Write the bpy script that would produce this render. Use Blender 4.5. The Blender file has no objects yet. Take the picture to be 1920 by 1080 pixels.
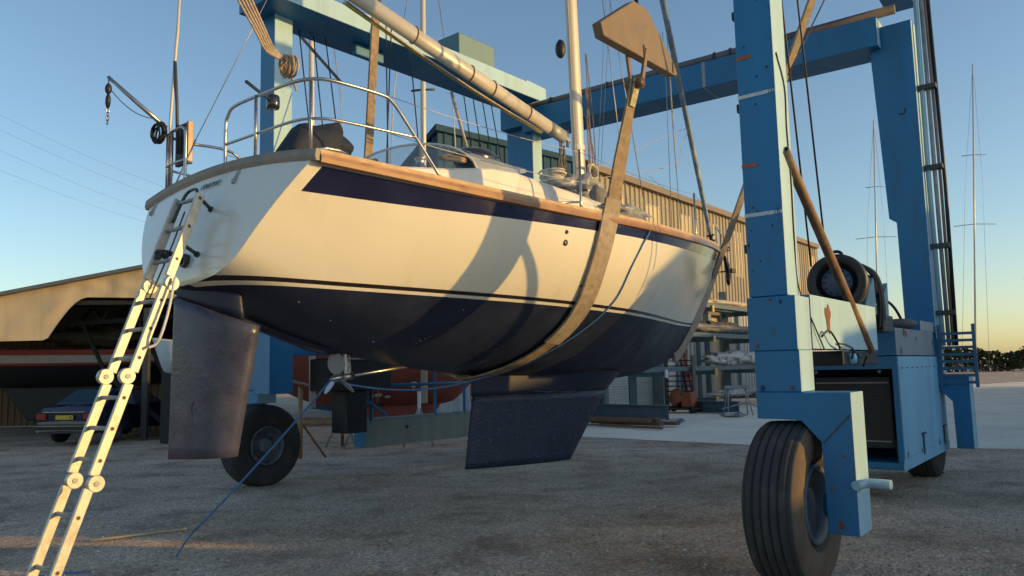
import bpy, bmesh, math, random
from math import radians, sin, cos, pi, tan, sqrt
from mathutils import Vector, Matrix, noise
random.seed(7)
C = bpy.context.scene
COL = C.collection
# ------------------------------------------------------------------ camera
FPX, PITCH, ROLL, EYE = 1450.0, radians(6.1), radians(1.3), 1.68
_r0, _u0 = Vector((1, 0, 0)), Vector((0, -sin(PITCH), cos(PITCH)))
FWD = Vector((0, cos(PITCH), sin(PITCH)))
RGT = _r0 * cos(ROLL) - _u0 * sin(ROLL)
UPV = _u0 * cos(ROLL) + _r0 * sin(ROLL)
EYEP = Vector((0, 0, EYE))
cam = bpy.data.objects.new('camera', bpy.data.cameras.new('camera'))
COL.objects.link(cam)
cam.data.sensor_width = 36
cam.data.lens = 36 * FPX / 1920
cam.data.clip_end = 3000
cam.matrix_world = Matrix(((RGT.x, UPV.x, -FWD.x, EYEP.x), (RGT.y, UPV.y, -FWD.y, EYEP.y), (RGT.z, UPV.z, -FWD.z, EYEP.z), (0, 0, 0, 1)))
C.camera = cam
# ------------------------------------------------------------------ light
SUN_EL, SUN_AZ = radians(8.5), radians(-12)          # azimuth measured from +x towards +y
w = bpy.data.worlds.new('World'); C.world = w; w.use_nodes = True
nt = w.node_tree
sky = nt.nodes.new('ShaderNodeTexSky'); sky.sky_type = 'NISHITA'; sky.sun_disc = False
sky.sun_elevation = SUN_EL; sky.sun_rotation = radians(90) - SUN_AZ
sky.air_density = 1.0; sky.dust_density = 0.8; sky.ozone_density = 2.0
nt.links.new(sky.outputs[0], nt.nodes['Background'].inputs[0])
nt.nodes['Background'].inputs[1].default_value = 0.135
sl = bpy.data.lights.new('sun', 'SUN'); sl.energy = 2.3; sl.angle = radians(0.6); sl.color = (1, 0.6, 0.17)
so = bpy.data.objects.new('sun', sl); COL.objects.link(so)
sdir = Vector((cos(SUN_EL) * cos(SUN_AZ), cos(SUN_EL) * sin(SUN_AZ), sin(SUN_EL)))
so.rotation_euler = sdir.to_track_quat('Z', 'Y').to_euler()
so.location = (40, 0, 30)
C.view_settings.view_transform = 'Standard'; C.view_settings.look = 'None'
C.view_settings.exposure = 0.8; C.view_settings.gamma = 1.0

# ------------------------------------------------------------------ frames of reference
def ray(u, v): return FWD + RGT * ((u - 960) / FPX) - UPV * ((v - 540) / FPX)
def at(u, v, D):
    r = ray(u, v); return EYEP + r * (D / r.y)
def onz(u, v, z):
    r = ray(u, v); return EYEP + r * ((z - EYE) / r.z)
E1 = Vector((0.62, 0.785, 0)).normalized(); E2 = Vector((E1.y, -E1.x, 0)); Z = Vector((0, 0, 1))
BO = Vector((-2.28, 6.06, 0))
def bt(t, l, z): return BO + E1 * t + E2 * l + Z * z          # yacht: along, to starboard, up
def pl(u, v, l):                                              # point seen at a pixel in the plane l metres off the yacht's centreline
    r = ray(u, v); k = (l - (EYEP - BO).dot(E2)) / r.dot(E2); return EYEP + r * k
def lin(x, tab):
    if x <= tab[0][0]: return tab[0][1]
    for (a, b), (c, d) in zip(tab, tab[1:]):
        if x <= c: return b + (d - b) * (x - a) / (c - a)
    return tab[-1][1]
def smo(x, tab):                                              # smooth (Catmull-Rom) table
    n = len(tab)
    if x <= tab[0][0]: return tab[0][1]
    if x >= tab[-1][0]: return tab[-1][1]
    for i in range(n - 1):
        if x <= tab[i + 1][0]: break
    x0, y0 = tab[i]; x1, y1 = tab[i + 1]; h = x1 - x0
    m0 = (y1 - tab[i - 1][1]) / (x1 - tab[i - 1][0]) if i > 0 else (y1 - y0) / h
    m1 = (tab[i + 2][1] - y0) / (tab[i + 2][0] - x0) if i < n - 2 else (y1 - y0) / h
    f = (x - x0) / h
    return (2*f**3-3*f*f+1)*y0 + (f**3-2*f*f+f)*h*m0 + (-2*f**3+3*f*f)*y1 + (f**3-f*f)*h*m1

# ------------------------------------------------------------------ materials
MATS = {}
def mat(name, col, rough=0.5, metal=0.0, var=0.15, vs=3.0, bump=0.0, bs=40.0, col2=None, lo=0.45, hi=0.75, c2s=2.0, coat=0.0,
        streak=False, col3=None, lo3=0.66, hi3=0.78, c3s=6.0, trans=0.0, alpha=1.0, spec=None, rv=0.1, distort=0.6, detail=6):
    if name in MATS: return MATS[name]
    m = bpy.data.materials.new(name); m.use_nodes = True; n = m.node_tree; N = n.nodes; L = n.links
    b = N['Principled BSDF']
    b.inputs['Roughness'].default_value = rough; b.inputs['Metallic'].default_value = metal
    if coat: b.inputs['Coat Weight'].default_value = coat; b.inputs['Coat Roughness'].default_value = 0.06
    if trans: b.inputs['Transmission Weight'].default_value = trans
    if spec is not None: b.inputs['Specular IOR Level'].default_value = spec
    b.inputs['Alpha'].default_value = alpha
    tc = N.new('ShaderNodeTexCoord'); mp = N.new('ShaderNodeMapping'); L.new(tc.outputs['Object'], mp.inputs[0])
    if streak: mp.inputs['Scale'].default_value = (1, 1, 0.12)
    t1 = N.new('ShaderNodeTexNoise'); t1.inputs['Scale'].default_value = vs; t1.inputs['Detail'].default_value = detail; t1.inputs['Distortion'].default_value = distort
    L.new(mp.outputs[0], t1.inputs['Vector'])
    mr = N.new('ShaderNodeMapRange'); mr.inputs[1].default_value = 0.25; mr.inputs[2].default_value = 0.75
    mr.inputs[3].default_value = 1 - var; mr.inputs[4].default_value = 1 + var
    L.new(t1.outputs[0], mr.inputs[0])
    hv = N.new('ShaderNodeMix'); hv.data_type = 'RGBA'; hv.blend_type = 'MULTIPLY'; hv.inputs['Factor'].default_value = 1
    hv.inputs['A'].default_value = (*col, 1); L.new(mr.outputs[0], hv.inputs['B'])
    out = hv.outputs['Result']
    if col2:
        t2 = N.new('ShaderNodeTexNoise'); t2.inputs['Scale'].default_value = c2s; t2.inputs['Detail'].default_value = 8; t2.inputs['Roughness'].default_value = 0.65
        L.new(mp.outputs[0], t2.inputs['Vector'])
        r2 = N.new('ShaderNodeMapRange'); r2.inputs[1].default_value = lo; r2.inputs[2].default_value = hi
        L.new(t2.outputs[0], r2.inputs[0])
        mx = N.new('ShaderNodeMix'); mx.data_type = 'RGBA'; L.new(r2.outputs[0], mx.inputs['Factor'])
        L.new(out, mx.inputs['A']); mx.inputs['B'].default_value = (*col2, 1); out = mx.outputs['Result']
    if col3:
        t5 = N.new('ShaderNodeTexNoise'); t5.inputs['Scale'].default_value = c3s; t5.inputs['Detail'].default_value = 9; t5.inputs['Roughness'].default_value = 0.7
        L.new(mp.outputs[0], t5.inputs['Vector']); r5 = N.new('ShaderNodeMapRange'); r5.inputs[1].default_value = lo3; r5.inputs[2].default_value = hi3; L.new(t5.outputs[0], r5.inputs[0])
        m5 = N.new('ShaderNodeMix'); m5.data_type = 'RGBA'; L.new(r5.outputs[0], m5.inputs['Factor']); L.new(out, m5.inputs['A']); m5.inputs['B'].default_value = (*col3, 1); out = m5.outputs['Result']
    L.new(out, b.inputs['Base Color'])
    r3 = N.new('ShaderNodeMapRange'); r3.inputs[1].default_value = 0.3; r3.inputs[2].default_value = 0.7
    r3.inputs[3].default_value = max(0.02, rough - rv); r3.inputs[4].default_value = min(1, rough + rv)
    L.new(t1.outputs[0], r3.inputs[0]); L.new(r3.outputs[0], b.inputs['Roughness'])
    if bump:
        t4 = N.new('ShaderNodeTexNoise'); t4.inputs['Scale'].default_value = bs; t4.inputs['Detail'].default_value = 5
        L.new(tc.outputs['Object'], t4.inputs['Vector'])
        bp = N.new('ShaderNodeBump'); bp.inputs['Strength'].default_value = bump; bp.inputs['Distance'].default_value = 0.02
        L.new(t4.outputs[0], bp.inputs['Height']); L.new(bp.outputs[0], b.inputs['Normal'])
    MATS[name] = m
    return m
BLUE = mat('blue lift paint', (0.014, 0.172, 0.37), 0.42, var=0.18, vs=1.6, col2=(0.035, 0.13, 0.25), lo=0.52, hi=0.75, c2s=5, bump=0.06, bs=30, streak=True, col3=(0.1, 0.06, 0.04), lo3=0.64, hi3=0.74, c3s=7)
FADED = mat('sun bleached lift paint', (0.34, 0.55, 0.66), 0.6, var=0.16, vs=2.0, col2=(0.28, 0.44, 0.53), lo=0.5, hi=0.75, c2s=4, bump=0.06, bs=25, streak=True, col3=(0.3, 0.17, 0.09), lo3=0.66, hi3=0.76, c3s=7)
LBLUE = mat('light blue door paint', (0.25, 0.52, 0.72), 0.5, var=0.15, vs=2.0, col2=(0.34, 0.54, 0.68), lo=0.5, hi=0.8, c2s=3, streak=True, bump=0.05, bs=20)
RUST = mat('rust', (0.22, 0.08, 0.03), 0.85, var=0.4, vs=12, bump=0.3)
ORANGE = mat('orange marking paint', (0.4, 0.12, 0.05), 0.7, var=0.3, vs=20)
WHITEP = mat('white marking paint', (0.6, 0.64, 0.66), 0.6, var=0.2, vs=25)
BLACK = mat('black machinery', (0.012, 0.013, 0.015), 0.5, var=0.4, vs=8)
DKGREY = mat('dark grey steel', (0.05, 0.055, 0.06), 0.5, var=0.3, vs=6)
RUBBER = mat('tyre rubber', (0.042, 0.041, 0.041), 0.8, var=0.25, vs=5, col2=(0.1, 0.09, 0.08), lo=0.5, hi=0.8, c2s=3, bump=0.15, bs=60)
RUBBERM = mat('brown tyre sidewall', (0.1, 0.075, 0.055), 0.85, var=0.3, vs=5, col2=(0.17, 0.12, 0.08), lo=0.42, hi=0.62, c2s=2.2, bump=0.15, bs=60)
STEEL = mat('stainless steel', (0.42, 0.42, 0.42), 0.3, 0.9, var=0.1, vs=8)
GALV = mat('galvanised steel', (0.3, 0.31, 0.31), 0.55, 0.4, var=0.25, vs=9)
ALU = mat('ladder aluminium', (0.54, 0.52, 0.44), 0.42, 0.2, var=0.22, vs=14, bump=0.08, bs=80, col2=(0.4, 0.37, 0.3), lo=0.52, hi=0.75, c2s=9)
ANOD = mat('mast aluminium', (0.6, 0.56, 0.48), 0.36, 0.1, var=0.1, vs=3, streak=True)
GELW = mat('white gelcoat', (0.78, 0.745, 0.63), 0.2, var=0.04, vs=1.4, coat=0.35, rv=0.06, col2=(0.62, 0.58, 0.48), lo=0.58, hi=0.9, c2s=2.2, streak=True)
DECKW = mat('cream deck', (0.72, 0.69, 0.62), 0.5, var=0.08, vs=3)
NAVY = mat('navy stripe', (0.012, 0.014, 0.06), 0.2, var=0.2, vs=3, coat=0.5, rv=0.08)
BOOT = mat('dark boot line', (0.02, 0.014, 0.016), 0.3, var=0.2)
ANTI = mat('navy antifouling', (0.011, 0.017, 0.045), 0.48, var=0.4, vs=2.2, col2=(0.026, 0.034, 0.07), lo=0.5, hi=0.78, c2s=3.5, bump=0.08, bs=35)
KEELM = mat('worn keel antifouling', (0.012, 0.026, 0.062), 0.5, var=0.4, vs=6, col2=(0.12, 0.15, 0.22), lo=0.6, hi=0.78, c2s=14, bump=0.5, bs=45)
RUDM = mat('scuffed rudder antifouling', (0.055, 0.056, 0.092), 0.3, var=0.35, vs=3, col2=(0.115, 0.105, 0.13), lo=0.5, hi=0.78, c2s=4, bump=0.12, bs=40)
PALESCUFF = mat('pale scuff', (0.16, 0.15, 0.19), 0.7, var=0.4, vs=30)
TEAK = mat('varnished wood', (0.34, 0.18, 0.085), 0.4, var=0.25, vs=6, coat=0.2)
TEAKP = mat('pale worn wood', (0.55, 0.37, 0.2), 0.55, var=0.2, vs=8)
GREYWOOD = mat('weathered wood', (0.28, 0.23, 0.18), 0.6, var=0.25, vs=8)
ROPEW = mat('pale rope', (0.46, 0.42, 0.36), 0.9, var=0.35, vs=40, bump=0.4, bs=120)
ROPEB = mat('blue rope', (0.07, 0.19, 0.42), 0.8, var=0.3, vs=60, bump=0.3, bs=150)
ROPEG = mat('yellow green rope', (0.34, 0.36, 0.1), 0.85, var=0.4, vs=40)
ROPEBR = mat('brown rope', (0.24, 0.16, 0.1), 0.9, var=0.4, vs=40)
WIRE = mat('wire rope', (0.03, 0.03, 0.035), 0.5, 0.3, var=0.3)
SWIRE = mat('bright wire', (0.34, 0.34, 0.34), 0.4, 0.6, var=0.2)
SLING = mat('worn sling webbing', (0.27, 0.2, 0.13), 0.8, var=0.3, vs=14, col2=(0.42, 0.33, 0.22), lo=0.5, hi=0.75, c2s=9, bump=0.4, bs=160)
SLINGP = mat('grey sling sleeve', (0.36, 0.3, 0.23), 0.7, var=0.25, vs=5, col2=(0.26, 0.19, 0.12), lo=0.48, hi=0.7, c2s=14, bump=0.4, bs=140)
PLATE = mat('brown lifting plate', (0.18, 0.13, 0.085), 0.6, var=0.3, vs=4, col2=(0.16, 0.09, 0.05), lo=0.55, hi=0.8, c2s=6)
POLE = mat('rusty brown tube', (0.22, 0.13, 0.075), 0.65, 0.1, var=0.35, vs=6, col2=(0.38, 0.26, 0.15), lo=0.5, hi=0.7, c2s=5, bump=0.2)
CANVAS = mat('navy canvas', (0.012, 0.02, 0.04), 0.8, var=0.35, vs=6, bump=0.25, bs=25)
PLASTIC = mat('crumpled clear plastic', (0.42, 0.44, 0.48), 0.25, var=0.4, vs=9, col2=(0.2, 0.22, 0.27), lo=0.45, hi=0.6, c2s=9)
GLASSP = mat('clear windscreen plastic', (0.75, 0.85, 0.92), 0.12, var=0.03, alpha=0.42)
SMOKED = mat('smoked plastic', (0.02, 0.022, 0.026), 0.12, var=0.2, coat=0.4)
WAVEB = mat('blue decal', (0.02, 0.12, 0.3), 0.4, var=0.05)
RED = mat('red oxide hull', (0.22, 0.05, 0.034), 0.7, var=0.3, vs=2.5, col2=(0.13, 0.045, 0.035), lo=0.45, hi=0.7, c2s=2)
REDP = mat('red paint', (0.36, 0.05, 0.03), 0.5, var=0.25, vs=8)
CHALK = mat('bare white patch', (0.55, 0.53, 0.48), 0.8, var=0.2, vs=9)
CLAD = mat('shade darkened slate cladding', (0.04, 0.085, 0.125), 0.95, spec=0.05, var=0.14, vs=0.8, streak=True)  # dark and sheenless, to put shade into the colour of a sunlit wall
TAN = mat('tan cladding', (0.3, 0.265, 0.2), 0.75, var=0.14, vs=0.7, streak=True, col2=(0.24, 0.2, 0.15), lo=0.55, hi=0.8, c2s=1.2)
SKYLT = mat('yellow rooflight sheet', (0.56, 0.47, 0.28), 0.5, var=0.1, vs=1.5)
ROLLER = mat('roller door', (0.52, 0.55, 0.54), 0.5, var=0.08, vs=1.2)
TRIM = mat('grey green trim', (0.16, 0.2, 0.2), 0.6, var=0.2, vs=2)
RACKM = mat('rack steel', (0.07, 0.12, 0.14), 0.55, var=0.25, vs=3)
YELLOW = mat('yellow end cap', (0.6, 0.4, 0.08), 0.6, var=0.15)
WRAP = mat('white wrapped load', (0.5, 0.5, 0.48), 0.5, var=0.4, vs=3, col2=(0.16, 0.16, 0.17), lo=0.5, hi=0.62, c2s=3)
DARKLOAD = mat('dark wrapped load', (0.1, 0.1, 0.11), 0.5, var=0.5, vs=3, col2=(0.4, 0.38, 0.34), lo=0.55, hi=0.68, c2s=4)
TIMBER = mat('brown timber', (0.16, 0.09, 0.055), 0.8, var=0.35, vs=4, streak=False)
FASCIA = mat('stained fascia sheet', (0.78, 0.58, 0.33), 0.7, var=0.2, vs=1.2, col2=(0.5, 0.38, 0.24), lo=0.5, hi=0.75, c2s=1.5, streak=True)
SHEDIN = mat('brown shed sheet', (0.2, 0.12, 0.07), 0.8, var=0.25, vs=1.5, streak=True)
SHEDROOF = mat('grey shed roof', (0.16, 0.17, 0.17), 0.7, var=0.2, vs=1)
CARP = mat('dark blue car paint', (0.012, 0.02, 0.05), 0.25, var=0.1, coat=0.6)
CARG = mat('car glass', (0.06, 0.1, 0.14), 0.06, var=0.05, spec=0.8)
CHROME = mat('chrome', (0.6, 0.6, 0.62), 0.15, 0.9, var=0.05)
TAIL = mat('red lamp lens', (0.3, 0.015, 0.015), 0.2, var=0.1, coat=0.3)
NUMY = mat('yellow number plate', (0.65, 0.45, 0.03), 0.4, var=0.03)
BLACKT = mat('black lettering', (0.012, 0.012, 0.014), 0.5, var=0.05)
CONC = mat('concrete', (0.86, 0.75, 0.6), 0.9, var=0.12, vs=0.6, col2=(0.68, 0.59, 0.47), lo=0.45, hi=0.75, c2s=0.5, bump=0.15, bs=12)
LEAF = mat('hedge leaves', (0.035, 0.05, 0.02), 0.8, var=0.5, vs=0.8)
BLOCKPALE = mat('pale fill bounce sheet', (0.8, 0.8, 0.77), 0.7, var=0.15, vs=1)  # pale so the added sun blockers throw fill back on the lift

# ------------------------------------------------------------------ mesh helpers
def wloc(o):
    v = Vector((0, 0, 0))
    while o is not None: v += o.location; o = o.parent
    return v
class MB:
    def __init__(s): s.bm = bmesh.new(); s.mi = 0
    def face(s, vs):
        try:
            f = s.bm.faces.new(vs); f.material_index = s.mi; return f
        except ValueError: return None
    def obox(s, c, ax, ay, az, hx, hy, hz, bev=0.0):
        c = Vector(c); v = {}
        for i in (-1, 1):
            for j in (-1, 1):
                for k in (-1, 1): v[i, j, k] = s.bm.verts.new(c + ax * hx * i + ay * hy * j + az * hz * k)
        F = []
        for q in (((-1,-1,-1),(-1,1,-1),(1,1,-1),(1,-1,-1)), ((-1,-1,1),(1,-1,1),(1,1,1),(-1,1,1)), ((-1,-1,-1),(1,-1,-1),(1,-1,1),(-1,-1,1)),
                  ((1,-1,-1),(1,1,-1),(1,1,1),(1,-1,1)), ((1,1,-1),(-1,1,-1),(-1,1,1),(1,1,1)), ((-1,1,-1),(-1,-1,-1),(-1,-1,1),(-1,1,1))):
            F.append(s.face([v[p] for p in q]))
        if bev:
            es = list({e for f in F for e in f.edges})
            bmesh.ops.bevel(s.bm, geom=es, offset=bev, segments=2, affect='EDGES', profile=0.5, material=-1)
        return s
    def box(s, a, b, bev=0.0):                       # world-axis box from corner to corner
        a = Vector(a); b = Vector(b); c = (a + b) / 2; h = (b - a) / 2
        return s.obox(c, Vector((1,0,0)), Vector((0,1,0)), Z, abs(h.x), abs(h.y), abs(h.z), bev)
    def lbox(s, o, a0, a1, b0, b1, z0, z1, bev=0.0, e2=None, e1=None):   # box in a frame o + a*e2 + b*e1
        e2 = e2 or E2; e1 = e1 or E1
        c = Vector(o) + e2 * ((a0 + a1) / 2) + e1 * ((b0 + b1) / 2) + Z * ((z0 + z1) / 2)
        return s.obox(c, e2, e1, Z, abs(a1 - a0) / 2, abs(b1 - b0) / 2, abs(z1 - z0) / 2, bev)
    def beam(s, p, q, wid, hgt, bev=0.0, up=Z):       # rectangular bar between two points
        p = Vector(p); q = Vector(q); d = (q - p); L = d.length; d.normalize()
        sx = d.cross(up)
        if sx.length < 1e-4: sx = d.cross(Vector((1, 0, 0)))
        sx.normalize(); uz = sx.cross(d).normalized()
        return s.obox((p + q) / 2, sx, d, uz, wid / 2, L / 2, hgt / 2, bev)
    def tube(s, pts, r, n=8, cap=True, closed=False):
        pts = [Vector(p) for p in pts]; rs = r if isinstance(r, (list, tuple)) else [r] * len(pts)
        rings = []; prev = None; N = len(pts)
        for i, p in enumerate(pts):
            if closed: d = pts[(i + 1) % N] - pts[i - 1]
            else: d = pts[min(i + 1, N - 1)] - pts[max(i - 1, 0)]
            if d.length < 1e-9: d = Vector((0, 0, 1))
            d.normalize()
            if prev is None:
                a = d.cross(Z)
                if a.length < 0.05: a = d.cross(Vector((1, 0, 0)))
            else: a = prev - d * prev.dot(d)
            a.normalize(); prev = a; b = d.cross(a)
            rings.append([s.bm.verts.new(p + a * cos(2*pi*k/n) * rs[i] + b * sin(2*pi*k/n) * rs[i]) for k in range(n)])
        M = N if closed else N - 1
        for i in range(M):
            A = rings[i]; B = rings[(i + 1) % N]
            for k in range(n):
                f = s.face((A[k], A[(k+1) % n], B[(k+1) % n], B[k]))
                if f: f.smooth = True
        if cap and not closed: s.face(rings[0][::-1]); s.face(rings[-1])
        return s
    def lathe(s, c, ax, prof, n=32, smooth=True, a0=0.0, a1=2*pi, capends=False):   # prof: (along axis, radius)
        c = Vector(c); ax = Vector(ax).normalized(); a = ax.cross(Z)
        if a.length < 1e-3: a = Vector((1, 0, 0))
        a.normalize(); b = ax.cross(a); full = abs(a1 - a0 - 2*pi) < 1e-6; m = n if full else n + 1
        rings = []
        for h, r in prof:
            rings.append([s.bm.verts.new(c + ax * h + (a * cos(a0 + (a1-a0)*k/n) + b * sin(a0 + (a1-a0)*k/n)) * max(r, 1e-4)) for k in range(m)])
        for i in range(len(prof) - 1):
            for k in range(n):
                f = s.face((rings[i][k], rings[i][(k+1) % m], rings[i+1][(k+1) % m], rings[i+1][k]))
                if f: f.smooth = smooth
        return s
    def prism(s, pts, d, bev=0.0):                   # polygon pts swept by vector d
        d = Vector(d); A = [s.bm.verts.new(Vector(p)) for p in pts]; B = [s.bm.verts.new(Vector(p) + d) for p in pts]; n = len(pts)
        F = [s.face(A[::-1]), s.face(B)]
        for i in range(n): F.append(s.face((A[i], A[(i+1) % n], B[(i+1) % n], B[i])))
        if bev:
            es = list({e for f in F if f for e in f.edges})
            bmesh.ops.bevel(s.bm, geom=es, offset=bev, segments=2, affect='EDGES', profile=0.5)
        return s
    def grid(s, rows, smooth=True, mi=None, closeu=False):
        V = [[s.bm.verts.new(Vector(p)) for p in r] for r in rows]
        for i in range(len(V) - 1):
            for j in range(len(V[i]) - (0 if closeu else 1)):
                k = (j + 1) % len(V[i])
                f = s.face((V[i][j], V[i][k], V[i+1][k], V[i+1][j]))
                if f:
                    f.smooth = smooth
                    if mi: f.material_index = mi(i, j)
        return V
    def blob(s, c, rx, ry, rz, n=10, m=7, amp=0.15, fr=2.0, seed=0.0, ax=None, ay=None):
        ax = ax or Vector((1,0,0)); ay = ay or Vector((0,1,0)); c = Vector(c); rows = []
        for i in range(m + 1):
            th = pi * i / m; row = []
            for j in range(n):
                ph = 2*pi*j/n; d = ax*(sin(th)*cos(ph)*rx) + ay*(sin(th)*sin(ph)*ry) + Z*(cos(th)*rz)
                k = 1 + amp * noise.noise(Vector((d.x*fr/max(rx,.01), d.y*fr/max(ry,.01), d.z*fr/max(rz,.01) + seed)))
                row.append(c + d * k)
            rows.append(row)
        s.grid(rows, closeu=True); return s
    def build(s, name, mats, parent=None, recalc=True, faded=None):
        if recalc: bmesh.ops.recalc_face_normals(s.bm, faces=s.bm.faces)
        if not isinstance(mats, (list, tuple)): mats = [mats]
        mats = list(mats)
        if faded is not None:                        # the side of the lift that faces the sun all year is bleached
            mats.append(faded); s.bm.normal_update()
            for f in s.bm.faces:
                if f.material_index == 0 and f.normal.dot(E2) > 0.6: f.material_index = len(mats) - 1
        me = bpy.data.meshes.new(name); org = wloc(parent)
        bmesh.ops.translate(s.bm, verts=s.bm.verts, vec=-org)
        s.bm.to_mesh(me); s.bm.free()
        for m in mats: me.materials.append(m)
        o = bpy.data.objects.new(name, me); COL.objects.link(o)
        if parent is not None: o.parent = parent
        return o
def tag(o, label=None, cat=None, group=None, kind=None):
    if label: o['label'] = label
    if cat: o['category'] = cat
    if group: o['group'] = group
    if kind: o['kind'] = kind
    return o
def thing(name, loc, label, cat, group=None):
    o = bpy.data.objects.new(name, None); COL.objects.link(o); o.location = Vector(loc); o.empty_display_size = 0.2
    return tag(o, label, cat, group)
def solo(mb, name, mats, label, cat, group=None, loc=None):
    """a thing that is one mesh, its origin set at loc"""
    o = mb.build(name, mats)
    if loc is not None:
        o.data.transform(Matrix.Translation(-Vector(loc))); o.location = Vector(loc)
    return tag(o, label, cat, group)
def text(name, s, size, origin, xdir, ydir, m, parent, ext=0.002, shear=0.0):
    cu = bpy.data.curves.new(name, 'FONT'); cu.body = s; cu.size = size; cu.extrude = ext; cu.shear = shear; cu.align_x = 'LEFT'
    o = bpy.data.objects.new(name, cu); COL.objects.link(o)
    dg = bpy.context.evaluated_depsgraph_get(); dg.update()
    me = bpy.data.meshes.new_from_object(o.evaluated_get(dg)); bpy.data.objects.remove(o); bpy.data.curves.remove(cu)
    x = Vector(xdir).normalized(); y = Vector(ydir); y = (y - x * y.dot(x)).normalized(); zz = x.cross(y); og = Vector(origin) - wloc(parent)
    me.transform(Matrix(((x.x, y.x, zz.x, og.x), (x.y, y.y, zz.y, og.y), (x.z, y.z, zz.z, og.z), (0, 0, 0, 1))))
    me.name = name; me.materials.clear(); me.materials.append(m)
    o = bpy.data.objects.new(name, me); COL.objects.link(o); o.parent = parent
    return o
def sag(p, q, d, n=12):
    p = Vector(p); q = Vector(q)
    return [p.lerp(q, i / n) - Z * (d * 4 * (i / n) * (1 - i / n)) for i in range(n + 1)]
def crv(pts, n=6):                                   # Catmull-Rom through points
    P = [Vector(p) for p in pts]; P = [P[0] * 2 - P[1]] + P + [P[-1] * 2 - P[-2]]; out = []
    for i in range(1, len(P) - 2):
        for k in range(n):
            t = k / n; a, b, c, d = P[i-1], P[i], P[i+1], P[i+2]
            out.append(0.5 * ((2*b) + (c-a)*t + (2*a-5*b+4*c-d)*t*t + (-a+3*b-3*c+d)*t**3))
    return out + [P[-2]]

# ================================================================== GROUND
def ground_mat():
    m = bpy.data.materials.new('gravel yard'); m.use_nodes = True; n = m.node_tree; N = n.nodes; L = n.links; b = N['Principled BSDF']
    tc = N.new('ShaderNodeTexCoord')
    def nz(s, d=6, r=0.6):
        t = N.new('ShaderNodeTexNoise'); t.inputs['Scale'].default_value = s; t.inputs['Detail'].default_value = d; t.inputs['Roughness'].default_value = r
        L.new(tc.outputs['Object'], t.inputs['Vector']); return t.outputs[0]
    def ramp(src, stops):
        r = N.new('ShaderNodeValToRGB'); e = r.color_ramp.elements
        e[0].position, e[0].color = stops[0][0], (*stops[0][1], 1); e[1].position, e[1].color = stops[1][0], (*stops[1][1], 1)
        for p, c in stops[2:]:
            k = e.new(p); k.color = (*c, 1)
        L.new(src, r.inputs[0]); return r.outputs[0]
    def mix(f, a, c, mode='MIX', fac=None):
        x = N.new('ShaderNodeMix'); x.data_type = 'RGBA'; x.blend_type = mode
        if f is not None: L.new(f, x.inputs['Factor'])
        else: x.inputs['Factor'].default_value = fac
        L.new(a, x.inputs['A']); L.new(c, x.inputs['B']); return x.outputs['Result']
    big = ramp(nz(0.35, 5, 0.6), [(0.32, (0.42, 0.315, 0.22)), (0.68, (0.78, 0.61, 0.45))])
    warm = ramp(nz(0.55, 4), [(0.4, (0.62, 0.43, 0.29)), (0.6, (0.74, 0.58, 0.44))])
    base = mix(None, big, warm, fac=0.5)
    mp = N.new('ShaderNodeMapping'); mp.inputs['Rotation'].default_value = (0, 0, radians(-38)); mp.inputs['Scale'].default_value = (0.25, 0.9, 1); L.new(tc.outputs['Object'], mp.inputs[0])
    tk = N.new('ShaderNodeTexNoise'); tk.inputs['Scale'].default_value = 1.0; tk.inputs['Detail'].default_value = 7; tk.inputs['Roughness'].default_value = 0.6; tk.inputs['Distortion'].default_value = 0.5; L.new(mp.outputs[0], tk.inputs['Vector'])
    base = mix(None, base, ramp(tk.outputs[0], [(0.3, (0.72, 0.71, 0.7)), (0.7, (1.2, 1.2, 1.2))]), 'MULTIPLY', 0.7)
    base = mix(None, base, ramp(nz(1.1, 8, 0.7), [(0.36, (0.55, 0.53, 0.52)), (0.5, (1.0, 1.0, 1.0))]), 'MULTIPLY', 0.8)
    v = N.new('ShaderNodeTexVoronoi'); v.inputs['Scale'].default_value = 38; L.new(tc.outputs['Object'], v.inputs['Vector'])
    st = ramp(v.outputs['Color'], [(0.1, (0.45, 0.45, 0.45)), (0.9, (1.25, 1.22, 1.2)), (0.97, (2.1, 2.05, 2.0))])
    base = mix(None, base, st, 'MULTIPLY', 0.85)
    v2 = N.new('ShaderNodeTexVoronoi'); v2.inputs['Scale'].default_value = 90; L.new(tc.outputs['Object'], v2.inputs['Vector'])
    st2 = ramp(v2.outputs['Color'], [(0.1, (0.55, 0.55, 0.55)), (0.95, (1.4, 1.4, 1.4))])
    base = mix(None, base, st2, 'MULTIPLY', 0.7)
    L.new(base, b.inputs['Base Color']); b.inputs['Roughness'].default_value = 0.85
    ad = N.new('ShaderNodeMath'); ad.operation = 'SUBTRACT'; L.new(nz(9, 6, 0.7), ad.inputs[0])
    ml = N.new('ShaderNodeMath'); ml.operation = 'MULTIPLY'; ml.inputs[1].default_value = 0.7; L.new(v.outputs['Distance'], ml.inputs[0]); L.new(ml.outputs[0], ad.inputs[1])
    bp = N.new('ShaderNodeBump'); bp.inputs['Strength'].default_value = 0.9; bp.inputs['Distance'].default_value = 0.035
    L.new(ad.outputs[0], bp.inputs['Height']); L.new(bp.outputs[0], b.inputs['Normal'])
    return m
GRAV = ground_mat()
def gz(x, y):
    k = max(0.0, min(1.0, (15.5 - y) / 4)); return -0.03 + k * (0.03 + 0.035 * noise.noise(Vector((x * 0.35, y * 0.35, 0))) + 0.012 * noise.noise(Vector((x * 1.7, y * 1.7, 3))))
mb = MB()
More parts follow.
